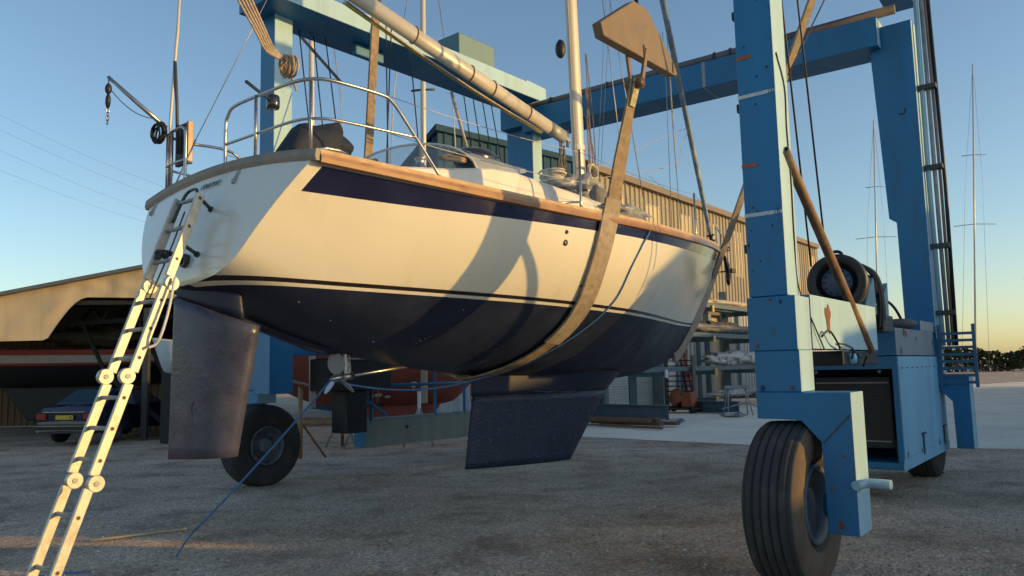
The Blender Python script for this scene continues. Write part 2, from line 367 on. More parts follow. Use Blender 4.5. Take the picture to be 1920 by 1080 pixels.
# one sheet: fine near the camera, coarse out to the horizon
xs = [-1500, -700, -300, -120, -60, -40] + [-30 + 0.5 * i for i in range(121)] + [40, 60, 120, 300, 700, 1500]
ys = [-600, -200, -60, -20, -8] + [-4 + 0.5 * i for i in range(65)] + [32, 40, 60, 120, 300, 800, 2000]
mb.grid([[(x, y, (gz(x, y) if abs(x) < 30 and -4 < y < 16 else -0.03)) for x in xs] for y in ys])
tag(mb.build('ground', GRAV), kind='structure')
# concrete apron in front of the racks
mb = MB()
ap = [onz(1000, 800, 0), onz(1090, 817, 0), onz(1250, 825, 0), onz(1400, 832, 0), Vector((12, 14.0, 0)), Vector((30, 20, 0)), Vector((40, 60, 0)), Vector((5, 36, 0)), Vector((-1.0, 27.5, 0)), Vector((-0.5, 23, 0))]
mb.face([mb.bm.verts.new(Vector((p.x, p.y, -0.022))) for p in ap])
tag(mb.build('concrete_apron', CONC), kind='structure')
# loose stones
mb = MB()
for i in range(5200):
    D = 6.2 + 12 * random.random() ** 1.8; x = (random.random() * 1.7 - 0.85) * D * 0.9
    r = 0.008 + 0.02 * random.random() ** 3; c = Vector((x, D, gz(x, D) if D < 16 and abs(x) < 30 else -0.03))
    a = random.random() * 6.3; ax = Vector((cos(a), sin(a), 0)); ay = Vector((-sin(a), cos(a), 0)); h = r * (0.45 + 0.5 * random.random()); k = 0.6 + 0.5 * random.random()
    p = [mb.bm.verts.new(c + q) for q in (ax * r, ay * r * k, -ax * r * 0.9, -ay * r * k * 1.1, Z * h)]
    mb.mi = random.choice((0, 0, 0, 1, 2))
    for u, v in ((0, 1), (1, 2), (2, 3), (3, 0)): mb.face((p[u], p[v], p[4]))
tag(mb.build('gravel_stones', [mat('grey stone', (0.3, 0.29, 0.28), 0.9, var=0.3), mat('pale stone', (0.55, 0.53, 0.5), 0.9, var=0.3), mat('brown stone', (0.25, 0.2, 0.16), 0.9, var=0.3)]),
    'loose stones scattered over the gravel yard', 'gravel', kind='stuff')

# ================================================================== YACHT
ROOT = thing('sailing_yacht', bt(4, 0, 0.6), 'white sailing yacht with navy stripe and dark blue bottom hanging in the slings', 'sailing yacht')
Bt = [(0, 1.19), (1, 1.35), (2, 1.47), (3, 1.55), (4, 1.57), (5, 1.48), (6, 1.29), (7, 1.02), (8, 0.68), (9, 0.30), (9.8, 0.012)]
ZSt = [(0, 3.24), (1, 3.21), (2, 3.195), (3, 3.20), (4, 3.23), (5, 3.275), (6, 3.34), (7, 3.43), (8, 3.53), (9, 3.64), (9.8, 3.735)]
ZKt = [(-0.33, 2.37), (0.25, 2.13), (0.72, 1.97), (1.24, 1.845), (1.97, 1.73), (2.9, 1.635), (4, 1.56), (5, 1.535), (5.8, 1.54), (6.6, 1.6), (7.0, 1.67), (7.46, 1.77), (7.75, 1.88)]
STEM = [(1.8, 7.7), (2.0, 8.15), (2.39, 8.64), (3.0, 9.22), (3.735, 9.8)]
ZSB = [(0, 2.985), (1, 2.98), (2, 3.0), (3.4, 3.035), (5, 3.095), (6.6, 3.2), (8.3, 3.36), (9.8, 3.53)]
ZWL = [(0, 2.415), (1, 2.39), (3, 2.365), (5, 2.345), (8, 2.36), (9.8, 2.38)]
ST_S = [(0, 1), (0.23, 0.885), (0.45, 0.77), (0.67, 0.65), (0.85, 0.53), (0.93, 0.4), (0.975, 0.24), (1, 0)]
def rake(dz): return -0.62 * dz + 0.27 * dz * dz
def sect(u, s):
    a = smo(u, ST_S)
    b = max(0, 1 - u ** 2.25) ** 0.8
    c = max(0, 1 - u) ** 0.85 * (0.80 + 0.2 * (1 - u))
    if s < 0.38:
        f = s / 0.38; f = f * f * (3 - 2 * f); return a + (b - a) * f
    f = min(1, max(0, (s - 0.5) / 0.5)); f = f ** 1.2
    return b + (c - b) * f
def hullpt(s, z, side=1):
    tr = s * 9.8; zs = smo(tr, ZSt); tk = -0.33 + s * (7.75 + 0.33); zk = smo(tk, ZKt)
    z = max(z, zk); u = (zs - z) / (zs - zk)
    t0 = rake(zs - z); t1 = smo(z + (3.735 - zs) * s, STEM)
    t = t0 + s * (t1 - t0)
    return (t, side * smo(tr, Bt) * sect(max(0.0, min(1, u)), s), z)
def hz(s):
    tr = s * 9.8; return smo(tr, ZSt), smo(-0.33 + s * 8.08, ZKt)
NS = 84
sv = [0.5 * (1 - cos(pi * i / NS)) * 0.55 + 0.45 * i / NS for i in range(NS + 1)]
def bands(s):
    tr = s * 9.8; zs, zk = hz(s); wl = smo(tr, ZWL)
    b = [zs, zs - 0.075, smo(tr, ZSB), wl, wl - 0.03, wl - 0.055, zk]
    for i in range(5, 0, -1): b[i] = max(b[i], zk + 0.006 * (6 - i))
    return b
def solve_s(t, z):
    lo, hi = 0.0, 1.0
    for _ in range(26):
        m = (lo + hi) / 2
        if hullpt(m, z)[0] < t: lo = m
        else: hi = m
    return m
def hullhit(u, v, D0=5.0):
    for i in range(1100):
        P = at(u, v, D0 + i * 0.01); q = P - BO; t, l = q.dot(E1), q.dot(E2)
        if t < -0.5 or t > 9.9 or P.z > smo(t, ZSt) + 0.3: continue
        s = solve_s(t, P.z); b = hullpt(s, P.z)
        if b[2] > P.z + 0.02: continue
        if l <= b[1]: return P
    return P
def trpx(u, v, off=0.0):                          # point on the transom plane seen at a pixel, pulled off metres aft
    r = ray(u, v); lo, hi = 3.0, 9.0
    for _ in range(40):
        m = (lo + hi) / 2; q = EYEP + r * m - BO
        if q.dot(E1) < rake(3.24 - q.z - BO.z) - 0.045 - off: lo = m
        else: hi = m
    return EYEP + r * lo
NR = [1, 3, 10, 1, 1, 14]
def column(s, side):
    b = bands(s); out = []
    for i, n in enumerate(NR):
        for k in range(n):
            f = k / n
            if i == 5: f = 1 - (1 - f) ** 1.3 if False else f
            out.append(hullpt(s, b[i] + (b[i+1] - b[i]) * f, side))
    out.append(hullpt(s, b[6], side)); return out
bandof = [i for i, n in enumerate(NR) for k in range(n)]
mb = MB()
# materials: 0 white, 1 navy, 2 boot, 3 antifoul
def hm(i, j):
    bd = bandof[j]; s = sv[i]
    if bd == 1: return 1 if 0.006 < s < 0.977 else 0
    return {0: 0, 2: 0, 3: 2, 4: 0, 5: 3}[bd]
for side in (1, -1):
    mb.grid([[bt(*p) for p in column(s, side)] for s in sv], mi=hm)
# transom: panel between the two stern columns, slightly bulged
cs = column(0, 1); rows = []
for (t, l, z) in cs:
    r = []
    for k in range(13):
        f = -1 + k / 6; ll = l * f
        r.append(bt(t - 0.05 * (1 - f * f) * (l / 1.19) - 0.001, ll, z + (0.09 * (1 - f * f) if z > 3.2 else 0.09 * (1 - f * f) * max(0, (z - 2.37) / 0.87) ** 2)))
    rows.append(r)
mb.grid(rows, mi=lambda i, j: 0 if i < 16 else 0)
HULL = mb.build('hull', [GELW, NAVY, BOOT, ANTI], ROOT)
# deck with camber
mb = MB(); rows = []
for s in sv:
    t, B, z = hullpt(s, 99 if False else smo(s * 9.8, ZSt)); rows.append([bt(t, B * f, z - 0.0 + 0.09 * (1 - f * f) * min(1, B)) for f in [-1 + k / 6 for k in range(13)]])
mb.grid(rows); mb.build('deck', DECKW, ROOT)
# rubbing strake and toe rail along each side, and the taffrail across the stern
mb = MB(); mb2 = MB()
for side in (1, -1):
    r1 = []; r2 = []
    for s in sv:
        t, B, z = hullpt(s, smo(s * 9.8, ZSt))
        o = lambda dl, dz: bt(t, side * max(B + dl, 0.004), z + dz)
        r1.append([o(0.004, -0.078), o(0.034, -0.07), o(0.04, -0.04), o(0.034, -0.012), o(0.004, -0.008)])
        r2.append([o(0.026, -0.010), o(0.03, 0.0), o(0.024, 0.026), o(-0.02, 0.03), o(-0.035, -0.01)])
    mb.grid(r1, closeu=True, smooth=False); mb2.grid(r2, closeu=True, smooth=False)
mb.build('rubbing_strake', TEAK, ROOT); mb2.build('toe_rail', TEAKP, ROOT)
mb = MB(); r = []
for k in range(25):
    f = -1 + k / 12; l = 1.215 * f; z = 3.24 + 0.09 * (1 - f * f); t = -0.05 * (1 - f * f)
    r.append([bt(t + a, l, z + b) for a, b in ((0.03, -0.06), (-0.035, -0.062), (-0.045, -0.03), (-0.035, 0.022), (0.03, 0.026))])
mb.grid(r, closeu=True, smooth=False); mb.face([v for v in mb.bm.verts[:5]] if False else [mb.bm.verts.new(p) for p in r[0]]); mb.face([mb.bm.verts.new(p) for p in r[-1]])
mb.build('taffrail', GREYWOOD, ROOT)
# transom fittings
for l in (0.34, -0.98):
    mb = MB(); f = l / 1.19; t = -0.05 * (1 - f * f) - 0.008
    z1 = 3.17 + 0.09 * (1 - f * f); dz = Vector(E1 * -0.55 + Z * -1).normalized()
    dz = (E1 * -0.55 - Z).normalized(); p0 = bt(t - 0.03, l, z1)
    mb.beam(p0, p0 + dz * 0.11, 0.03, 0.012, 0.004, up=-E1); mb.lathe(p0 + dz * 0.11, -E1, [(-0.01, 0), (-0.006, 0.02), (0.006, 0.02), (0.01, 0)], 12)
    for k in range(3): mb.lathe(p0 + dz * (0.03 + 0.04 * k) - E1 * 0.006, -E1, [(0, 0.007), (0.006, 0.006), (0.007, 0)], 8)
    mb.build('chainplate', STEEL, ROOT)
tx = E2 * 1.0; ty = (E1 * 0.55 + Z).normalized()
def trans(l, z):
    f = l / 1.19; return bt(rake(3.24 - z) - 0.05 * (1 - f * f) - 0.012, l, z)
ra, rb = trpx(373, 357, 0.05), trpx(411, 345, 0.05)
text('registration_number', 'SSR07593', 0.07, ra, rb - ra, ty, BLACKT, ROOT, 0.001, 0.15)
mb = MB(); p = trpx(346, 489, 0.0); mb.lathe(p, -E1, [(-0.03, 0.05), (0.0, 0.055), (0.02, 0.05), (0.024, 0.03), (0.0, 0.028)], 20)
mb.build('exhaust_outlet', DKGREY, ROOT)
# skin fittings on the topside
for px, py, rr in ((1062, 435, 0.02), (1060, 455, 0.03), (1088, 536, 0.012)):
    q = hullhit(px, py)
    if q:
        mb = MB(); mb.lathe(q + E2 * 0.004, E2, [(-0.01, rr), (0.004, rr), (0.012, rr * 0.75), (0.004, rr * 0.5), (-0.005, 0.001)], 16); mb.build('skin_fitting', DKGREY, ROOT)

# ---- rudder, skeg, keel, propeller
def foil(pts_top, pts_bot, th_top, th_bot, rows=10, n=14):
    """blade between a top chord (aft, fore) and a bottom chord in the centre plane; rounded nose forward"""
    R = []
    for i in range(rows + 1):
        f = i / rows; a = Vector(pts_top[0]).lerp(Vector(pts_bot[0]), f); b = Vector(pts_top[1]).lerp(Vector(pts_bot[1]), f); th = th_top + (th_bot - th_top) * f
        row = []
        xs_ = [0.5 * (1 - cos(pi * k / n)) for k in range(n + 1)]
        prof = lambda x: th * 0.5 * (1.9 * sqrt(max(x, 0)) * (1 - x) + 0.12 * x * 0 + 0.55 * x * (1 - x) + 0.10 * (1 if 0 < x < 1 else 0)) 
        for x in xs_: row.append(b.lerp(a, x) + E2 * prof(x))
        for x in reversed(xs_[1:-1]): row.append(b.lerp(a, x) - E2 * prof(x))
        R.append(row)
    return R
# the rudder stands turned over to starboard: its blade runs across the view
RD = 5.93; rc_ = Vector((1, -0.16, 0)).normalized()
def foil2(q, th, rows=10, n=14):
    a0, b0, a1, b1 = [at(u, v, RD - 0.17 * (u - 318) / 167) for u, v in q]; R = []; sd = (b0 - a0); sd.z = 0; sd = sd.normalized().cross(Z)
    for i in range(rows + 1):
        f = i / rows; a = a0.lerp(a1, f); b = b0.lerp(b1, f); row = []; xs_ = [0.5 * (1 - cos(pi * k / n)) for k in range(n + 1)]
        pr = lambda x: th * (1.48 * sqrt(max(x, 0)) - 0.63 * x - 1.76 * x * x + 1.42 * x ** 3 - 0.5 * x ** 4 + 0.06 * x)
        for x in xs_: row.append(b.lerp(a, x) + sd * pr(x))
        for x in reversed(xs_[1:-1]): row.append(b.lerp(a, x) - sd * pr(x))
        R.append(row)
    return R
mb = MB()
V = mb.grid(foil2(((329, 556), (486, 611), (317, 861), (443, 856)), 0.21, 14), closeu=True); mb.face(V[0]); mb.face(V[-1])
RUD = mb.build('rudder', RUDM, ROOT)
mb = MB(); V = mb.grid(foil2(((334, 522), (452, 540), (331, 566), (458, 600)), 0.09, 3), closeu=True); mb.face(V[0]); mb.face(V[-1]); mb.build('rudder_stock_fairing', ANTI, RUD)
mb = MB()
for pts in ([(362, 805), (358, 770), (362, 752), (374, 748), (380, 740), (392, 738), (404, 745), (407, 760), (402, 785), (388, 795), (378, 798), (372, 806)],):
    P = [at(u, v, RD - 0.17 * (u - 318) / 167 - 0.1) for u, v in pts]; mb.tube(crv(P, 4), 0.004, 5)
mb.build('scuff_mark', PALESCUFF, RUD)
mb = MB()
R = foil((bt(0.19, 0, 2.28), bt(1.25, 0, 1.86)), (bt(0.2, 0, 2.09), bt(0.95, 0, 1.86)), 0.1, 0.08, 3)
V = mb.grid(R, closeu=True); mb.face(V[0]); mb.face(V[-1]); mb.build('skeg', ANTI, ROOT)
mb = MB()
R = foil((bt(2.93, 0, 1.72), bt(6.0, 0, 1.64)), (bt(2.93, 0, 1.42), bt(5.62, 0, 1.40)), 0.46, 0.35, 6)
V = mb.grid(R, closeu=True); mb.face(V[-1]); mb.build('keel_stub', ANTI, ROOT)
mb = MB()
R = foil((bt(2.945, 0, 1.42), bt(5.60, 0, 1.40)), (bt(2.81, 0, 0.66), bt(4.74, 0, 0.575)), 0.35, 0.26, 10)
V = mb.grid(R, closeu=True); mb.face(V[0]); mb.face(V[-1]); mb.build('keel', KEELM, ROOT)
mb = MB(); P0 = pl(770, 686, 0); P1 = pl(633, 709, 0); ax = (P1 - P0).normalized()
mb.tube([P0 - ax * 0.3, P1 + ax * 0.02], 0.015, 10); mb.build('propeller_shaft', STEEL, ROOT)
mb = MB(); q = pl(652, 706, 0); mb.beam(q, pl(651, 640, 0), 0.028, 0.075, 0.012, up=E1); mb.tube([q - ax * 0.06, q + ax * 0.06], 0.032, 12); mb.build('shaft_bracket', STEEL, ROOT)
mb = MB(); mb.lathe(P1, ax, [(-0.06, 0.02), (-0.05, 0.036), (0.02, 0.036), (0.07, 0.02), (0.09, 0)], 16)
PROP = mb.build('propeller', STEEL, ROOT)
for k, a in enumerate((0.55, 0.55 + 2*pi/3, 0.55 + 4*pi/3)):
    mb = MB(); u = ax.cross(Z).normalized(); vv = ax.cross(u); d = u * cos(a) + vv * sin(a); cdir = (ax.cross(d) * 0.75 + ax * 0.66).normalized(); nn = d.cross(cdir)
    ring = [P1 + d * (0.03 + 0.1 * (1 - cos(2*pi*j/16)) ) + cdir * (0.075 * sin(2*pi*j/16)) for j in range(16)]
    mb.prism([p - nn * 0.004 for p in ring], nn * 0.008); mb.build('blade', mat('propeller bronze grey', (0.28, 0.3, 0.36), 0.4, 0.3), PROP)

for k, (u, v, r) in enumerate(((868, 581, .012), (866, 583, .008), (806, 630, .014), (797, 634, .01), (789, 638, .016), (781, 642, .011), (812, 627, .008), (747, 561, .006), (620, 600, .008), (700, 640, .01), (930, 655, .012), (1150, 640, .012), (1190, 618, .009), (1080, 665, .01), (560, 566, .008))):
    q_ = hullhit(u, v); nn_ = (E2 * .75 - Z * .6).normalized(); a_ = E1; b_ = nn_.cross(a_); mb = MB()
    mb.prism([q_ - nn_ * .002 + a_ * (r * cos(t_) * (1 + .5 * sin(3 * t_ + k))) + b_ * (r * .7 * sin(t_)) for t_ in [2*pi*j/10 for j in range(10)]], nn_ * .006); mb.build('paint_chip', PALESCUFF, ROOT)
mb = MB(); mb.tube([pl(u, 734 + 1.5 * sin(u), 0.168) for u in range(1002, 1084, 8)], 0.004, 5); mb.build('keel_joint', PALESCUFF, ROOT)

# ---- coachroof, coamings, cockpit furniture
def trunk(name, tl, m, slope=0.06, bev=0.03):
    """tl: list of (t, half width at deck, z base, z top)"""
    mb = MB(); rows = []
    for t, hw, z0, z1 in tl:
        row = [bt(t, hw, z0)]
        row += [bt(t, hw - slope * 0.7, z0 + (z1 - z0) * 0.8), bt(t, hw - slope - bev * 0.3, z1 - bev * 0.4), bt(t, hw - slope - bev, z1)]
        row += [bt(t, 0, z1 + 0.07)]
        row += [bt(t, -(hw - slope - bev), z1), bt(t, -(hw - slope - bev * 0.3), z1 - bev * 0.4), bt(t, -(hw - slope * 0.7), z0 + (z1 - z0) * 0.8), bt(t, -hw, z0)]
        rows.append(row)
    V = mb.grid(rows); mb.face(V[0]); mb.face(V[-1])
    return mb.build(name, m, ROOT)
trunk('coachroof', [(2.35, 1.08, 3.2, 3.56), (2.5, 1.1, 3.2, 3.60), (3.4, 1.12, 3.22, 3.565), (4.4, 1.08, 3.24, 3.545), (5.3, 0.95, 3.28, 3.54), (6.2, 0.74, 3.34, 3.54), (6.8, 0.58, 3.4, 3.52), (7.05, 0.5, 3.43, 3.46)], DECKW)
for side in (1, -1):
    mb = MB(); rows = []
    for t, z1 in ((0.75, 3.27), (0.95, 3.36), (1.5, 3.45), (2.1, 3.57), (2.5, 3.60)):
        a = 1.08; rows.append([bt(t, side * a, 3.2), bt(t, side * (a - 0.03), z1 - 0.02), bt(t, side * (a - 0.06), z1), bt(t, side * (a - 0.2), z1), bt(t, side * (a - 0.24), 3.2)])
    V = mb.grid(rows, smooth=False); mb.face(V[0]); mb.face(V[-1]); mb.build('cockpit_coaming', DECKW, ROOT)
# teak side deck strip / grab rails
for l0, pts in ((0.86, [(826, 296), (836, 291), (866, 298), (872, 303)]),):
    mb = MB(); P = [pl(u, v, l0) for u, v in pts]; mb.beam(P[0], P[3], 0.05, 0.03, 0.006); mb.beam(P[1], P[2], 0.05, 0.03, 0.006); mb.beam(P[0], P[1], 0.05, 0.03); mb.beam(P[2], P[3], 0.05, 0.03)
    mb.build('wooden_grab_rail', TEAK, ROOT)
# clear windscreen hoop with its blue flash
mb = MB(); rows = []
HC = bt(2.0, 0.0, 3.62)
for k in range(19):
    a = pi * k / 18; l = 0.95 * cos(a); h = 0.34 * sin(a) ** 0.8 if 0 < k < 18 else 0
    rows.append([bt(2.0 - 0.25 * sin(a), l, 3.52 + h + 0.02), bt(2.35 - 0.1 * sin(a), l * 1.02, 3.55 + h * 0.98), bt(2.75 + 0.15 * sin(a), l * 1.0, 3.66 + h * 0.45)])
mb.grid(rows); WS = mb.build('windscreen', GLASSP, ROOT)
mb = MB(); mb.tube([r[0] for r in rows], 0.012, 8); mb.build('windscreen_frame', mat('cream binding', (0.6, 0.6, 0.57), 0.5), WS)
mb = MB()
def wsp(k, f, c0=0, c1=1): return rows[int(k)][c0].lerp(rows[int(k)][c1], f).lerp(rows[int(k) + 1][c0].lerp(rows[int(k) + 1][c1], f), k - int(k)) + E2 * 0.012 + Z * 0.008
fl = [(2.6, .25), (3.2, .5), (4.0, .62), (4.8, .5), (5.6, .6), (5.2, .38), (4.4, .34), (3.6, .38), (3.4, .2), (4.2, .1), (2.9, .05)]
mb.face([mb.bm.verts.new(wsp(k, f)) for k, f in fl]); mb.build('blue_flash', WAVEB, WS)
# hatch and smoked dome ahead of the windscreen
mb = MB(); mb.blob(pl(892, 302, 0.5), 0.3, 0.22, 0.13, 16, 8, 0, ax=E1, ay=E2); mb.build('hatch_dome', SMOKED, ROOT)
# winches
for t, l, z in ((1.25, 0.95, 3.42),):
    mb = MB(); mb.lathe(bt(t, l, z), Z, [(-0.04, 0.06), (0.01, 0.06), (0.02, 0.04), (0.06, 0.036), (0.075, 0.05), (0.085, 0.05), (0.09, 0.0)], 20); mb.build('winch', STEEL, ROOT)
# cleat at the quarter (pixel-checked) and fairleads
mb = MB(); a = pl(596, 279, 1.0); b = pl(652, 289, 1.0)
mb.tube([a, a.lerp(b, .3) + Z * .015, a.lerp(b, .7) + Z * .015, b], [0.009, 0.014, 0.014, 0.009], 8)
for f in (0.36, 0.64): q = a.lerp(b, f); mb.tube([q, q - Z * 0.06], [0.012, 0.02], 8)
mb.build('cleat', STEEL, ROOT)
mb = MB(); q = pl(700, 305, 1.2); mb.lathe(q, E2, [(-0.03, 0.028), (0.03, 0.028)], 12); mb.build('fairlead', STEEL, ROOT)

# ---- pushpit (two stern rails), with posts
def pipe(name, pts, r=0.0135, m=STEEL, smooth=5, parent=ROOT):
    mb = MB(); mb.tube(crv(pts, smooth) if smooth else pts, r, 10); return mb.build(name, m, parent)
PP = lambda u, v, l: pl(u, v, l)
base = bt(-0.01, -0.02, 3.34)
topc = [bt(0.0, 0.0, 3.33), bt(0, 0, 3.68), bt(0.0, 0.03, 3.77), bt(0.0, 0.13, 3.83), bt(0.02, 0.5, 3.85), bt(0.03, 0.86, 3.85), bt(0.1, 1.03, 3.85), bt(0.24, 1.1, 3.85), bt(0.62, 1.16, 3.84), bt(0.72, 1.18, 3.80), bt(0.84, 1.21, 3.66), bt(1.16, 1.3, 3.22)]
pipe('pushpit', topc)
pipe('pushpit_rail', [bt(0, 0.0, 3.54), bt(0.02, 0.5, 3.55), bt(0.03, 0.86, 3.55), bt(0.1, 1.03, 3.55), bt(0.24, 1.11, 3.55), bt(0.6, 1.18, 3.55), bt(0.93, 1.235, 3.55)], 0.011)
for t, l, z0 in ((0.0, 0.42, 3.3), (0.08, 1.0, 3.24)):
    pipe('pushpit_post', [bt(t, l, z0), bt(t, l, 3.845)], 0.0125, smooth=0)
# port stern rail
tp = [bt(0.0, -0.62, 3.3), bt(0.0, -0.62, 3.75), bt(0.0, -0.66, 3.82), bt(0.02, -0.75, 3.85), bt(0.05, -0.98, 3.85), bt(0.12, -1.08, 3.85), bt(0.3, -1.13, 3.85), bt(0.9, -1.22, 3.84), bt(1.1, -1.26, 3.22)]
pipe('pushpit', tp)
pipe('pushpit_rail', [bt(0, -0.62, 3.54), bt(0.03, -0.98, 3.55), bt(0.12, -1.09, 3.55), bt(0.3, -1.14, 3.55), bt(1.0, -1.24, 3.55)], 0.011)
pipe('pushpit_post', [bt(0.04, -1.0, 3.24), bt(0.04, -1.0, 3.85)], 0.0125, smooth=0)
# lantern on the pushpit
mb = MB(); q = pl(512, 192, 0.1)
mb.lathe(q - Z * 0.055, Z, [(0, 0), (0, 0.048), (0.015, 0.055), (0.095, 0.055), (0.11, 0.05), (0.115, 0)], 20); mb.beam(q, bt(0.0, 0.28, q.z + 0.03), 0.02, 0.02)
mb.build('stern_light', SMOKED, ROOT)
# lift-out davit pole on the port quarter
DV = pl(318, 350, -1.02); mb = MB()
dt = pl(321, 250, -1.02); mb.tube([DV, dt], 0.022, 12)
mb.build('davit_post', STEEL, ROOT)
mb = MB(); tip = pl(202, 144, -1.25); mb.tube([pl(312, 240, -1.04), pl(262, 197, -1.14), tip], [0.02, 0.02, 0.017], 12); mb.build('davit_arm', STEEL, ROOT)
mb = MB(); mb.tube([pl(322, 330, -1.02), pl(319, 230, -1.02), pl(330, 90, -1.02), pl(333, 60, -1.02), pl(340, -60, -1.02)], [0.012, 0.013, 0.014, 0.014, 0.01], 8); mb.build('aerial_pole', ANOD, ROOT)
mb = MB(); mb.tube([pl(333, 288, -1.0), pl(332, 200, -1.0), pl(328, 115, -1.0)], 0.016, 8); mb.build('whip_aerial', DKGREY, ROOT)
# wooden outboard pad on the rail
mb = MB(); a = pl(343, 272, -0.98)
mb.obox(a, E2, (E1 + Z * 0).normalized(), Z, 0.1, 0.02, 0.19, 0.008); mb.build('outboard_pad', mat('dark plank', (0.035, 0.028, 0.025), 0.6, var=0.3), ROOT)
mb = MB(); mb.obox(a + E2 * 0.116 + E1 * 0.0, E2, E1, Z, 0.014, 0.024, 0.195, 0.004); mb.build('pad_edge', TEAK, ROOT)
pipe('backstay', [pl(367, 262, -0.85), pl(462, 76, -0.62), pl(520, -40, -0.45)], 0.004, SWIRE, 0)
pipe('backstay_adjuster', [bt(0.02, -0.86, 3.3), pl(367, 262, -0.85)], 0.008, STEEL, 0)
# navy folded canvas in the cockpit
def sheet(name, P, m, parent, th=0.012, nn=8, wob=0.03):
    """curved cloth panel over a quad of points P (a,b,c,d) with ripples"""
    a, b, c, d = [Vector(p) for p in P]; mb = MB(); nrm = (b - a).cross(d - a).normalized(); rows = []
    for i in range(nn + 1):
        f = i / nn; rows.append([(a.lerp(b, g).lerp(d.lerp(c, g), f)) + nrm * (wob * sin(g * 7 + f * 4) + wob * 0.8 * sin(f * 6)) for g in [k / nn for k in range(nn + 1)]])
    mb.grid(rows); mb.grid([[p + nrm * th for p in r] for r in rows]); return mb.build(name, m, parent)
mb = MB(); rows = []
cov = [(536, 290, 560, 232), (560, 290, 575, 230), (585, 290, 590, 236), (610, 290, 612, 232), (628, 290, 637, 229), (634, 292, 636, 233)]
for u0, v0, u1, v1 in cov:
    a = pl(u0, v0, 0.55); b = pl(u1, v1, 0.45); rows.append([a, a.lerp(b, .35) + E2 * .05, a.lerp(b, .7) + E2 * .06, b, b - E2 * .1 - Z * .02, a - E2 * .22])
V = mb.grid(rows); mb.face(V[0]); mb.face(V[-1])
mb.build('canvas_cover', CANVAS, ROOT)
mb = MB(); q = pl(618, 276, 0.2); mb.blob(q, 0.24, 0.16, 0.13, 16, 10, 0.25, 1.5, 3, E1, E2); mb.build('canvas_bundle', CANVAS, ROOT)

# ---- mast, boom and rig
MT = lambda z: bt(5.2 - 0.034 * (z - 4.2), 0, z)
mb = MB(); n = 16
rows = []
for z in (3.6, 6, 9, 12, 15.5):
    c = MT(z); k = 1 - 0.012 * (z - 3.6); rows.append([c + E1 * (0.108 * cos(2*pi*j/n) * k) + E2 * (0.072 * sin(2*pi*j/n) * k) for j in range(n)])
V = mb.grid(rows, closeu=True); mb.face(V[-1]); MAST = mb.build('mast', ANOD, ROOT)
mb = MB(); mb.lathe(MT(3.86), Z, [(-0.2, 0.16), (-0.1, 0.15), (0.02, 0.13)], 20); mb.build('mast_collar', mat('grey mast boot', (0.22, 0.23, 0.24), 0.6), MAST)
mb = MB(); c = MT(4.63); r = [[c + E1 * (0.116 * cos(2*pi*j/16)) + E2 * (0.08 * sin(2*pi*j/16)) + Z * h for j in range(16)] for h in (-0.035, 0.035)]
mb.grid(r, closeu=True); mb.build('mast_band', mat('white tape', (0.75, 0.75, 0.75), 0.5), MAST)
mb = MB(); mb.tube([MT(4.0) - E1 * 0.118 + E2 * 0.02, MT(15) - E1 * 0.1 + E2 * 0.02], 0.012, 6); mb.build('sail_track', ANOD, MAST)
for side in (1, -1):
    for z in (8.2, 11.8):
        mb = MB(); c = MT(z); mb.beam(c, c + E2 * side * 1.0 - E1 * 0.15 + Z * 0.06, 0.05, 0.02, 0.006); mb.build('spreader', ANOD, MAST)
mb = MB(); q = MT(5.75) + E1 * -0.02; mb.blob(pl(1051, 92, 0.0), 0.07, 0.07, 0.13, 12, 8, 0.1, ax=E1, ay=E2); mb.build('radar_reflector', BLACK, MAST)
# boom with its end in the air
g0 = pl(1064, 262, 0.0); g1 = pl(785, 72, 0.06); bd = (g1 - g0).normalized(); g2 = g0 + bd * 3.9
mb = MB(); sx = bd.cross(Z).normalized(); uz = sx.cross(bd)
rows = [[p + sx * (0.062 * cos(2*pi*j/16)) + uz * (0.088 * sin(2*pi*j/16)) for j in range(16)] for p in (g0 + bd * 0.42, g0 + bd * 2, g2)]
V = mb.grid(rows, closeu=True); mb.face(V[0]); mb.face(V[-1]); BOOM = mb.build('boom', ANOD, ROOT)
mb = MB(); rows = [[p + sx * (0.067 * cos(2*pi*j/16)) + uz * (0.093 * sin(2*pi*j/16)) for j in range(16)] for p in (g0 + bd * 0.1, g0 + bd * 0.435)]
V = mb.grid(rows, closeu=True); mb.face(V[0]); mb.face(V[-1]); mb.build('boom_end', GALV, BOOM)
for f in (0.9, 1.6, 2.0, 2.9):
    mb = MB(); c = g0 + bd * f; mb.tube([c + sx * (0.07 * cos(2*pi*j/14)) + uz * (0.097 * sin(2*pi*j/14)) for j in range(14)], 0.007, 5, closed=True)
    mb.build('boom_lashing', ROPEBR, BOOM)
mb = MB(); mb.beam(g0 - bd * 0.05, g0 + bd * 0.12, 0.05, 0.06, 0.01); mb.tube([g0 - Z * .1, g0 + Z * .12], 0.02, 10); mb.build('gooseneck', STEEL, MAST)
for k, (m, off, r) in enumerate(((ROPEG, -0.13, 0.011), (ROPEW, -0.115, 0.01), (ROPEG, -0.15, 0.009), (ROPEBR, -0.14, 0.008))):
    mb = MB(); pts = [g0 + bd * (0.6 + 3.2 * i / 14) + uz * (off - 0.03 * sin(pi * i / 14) * (1 + 0.3 * k)) + sx * (0.03 - 0.02 * k) for i in range(15)]
    mb.tube(pts, r, 6); mb.build('boom_line', m, BOOM)
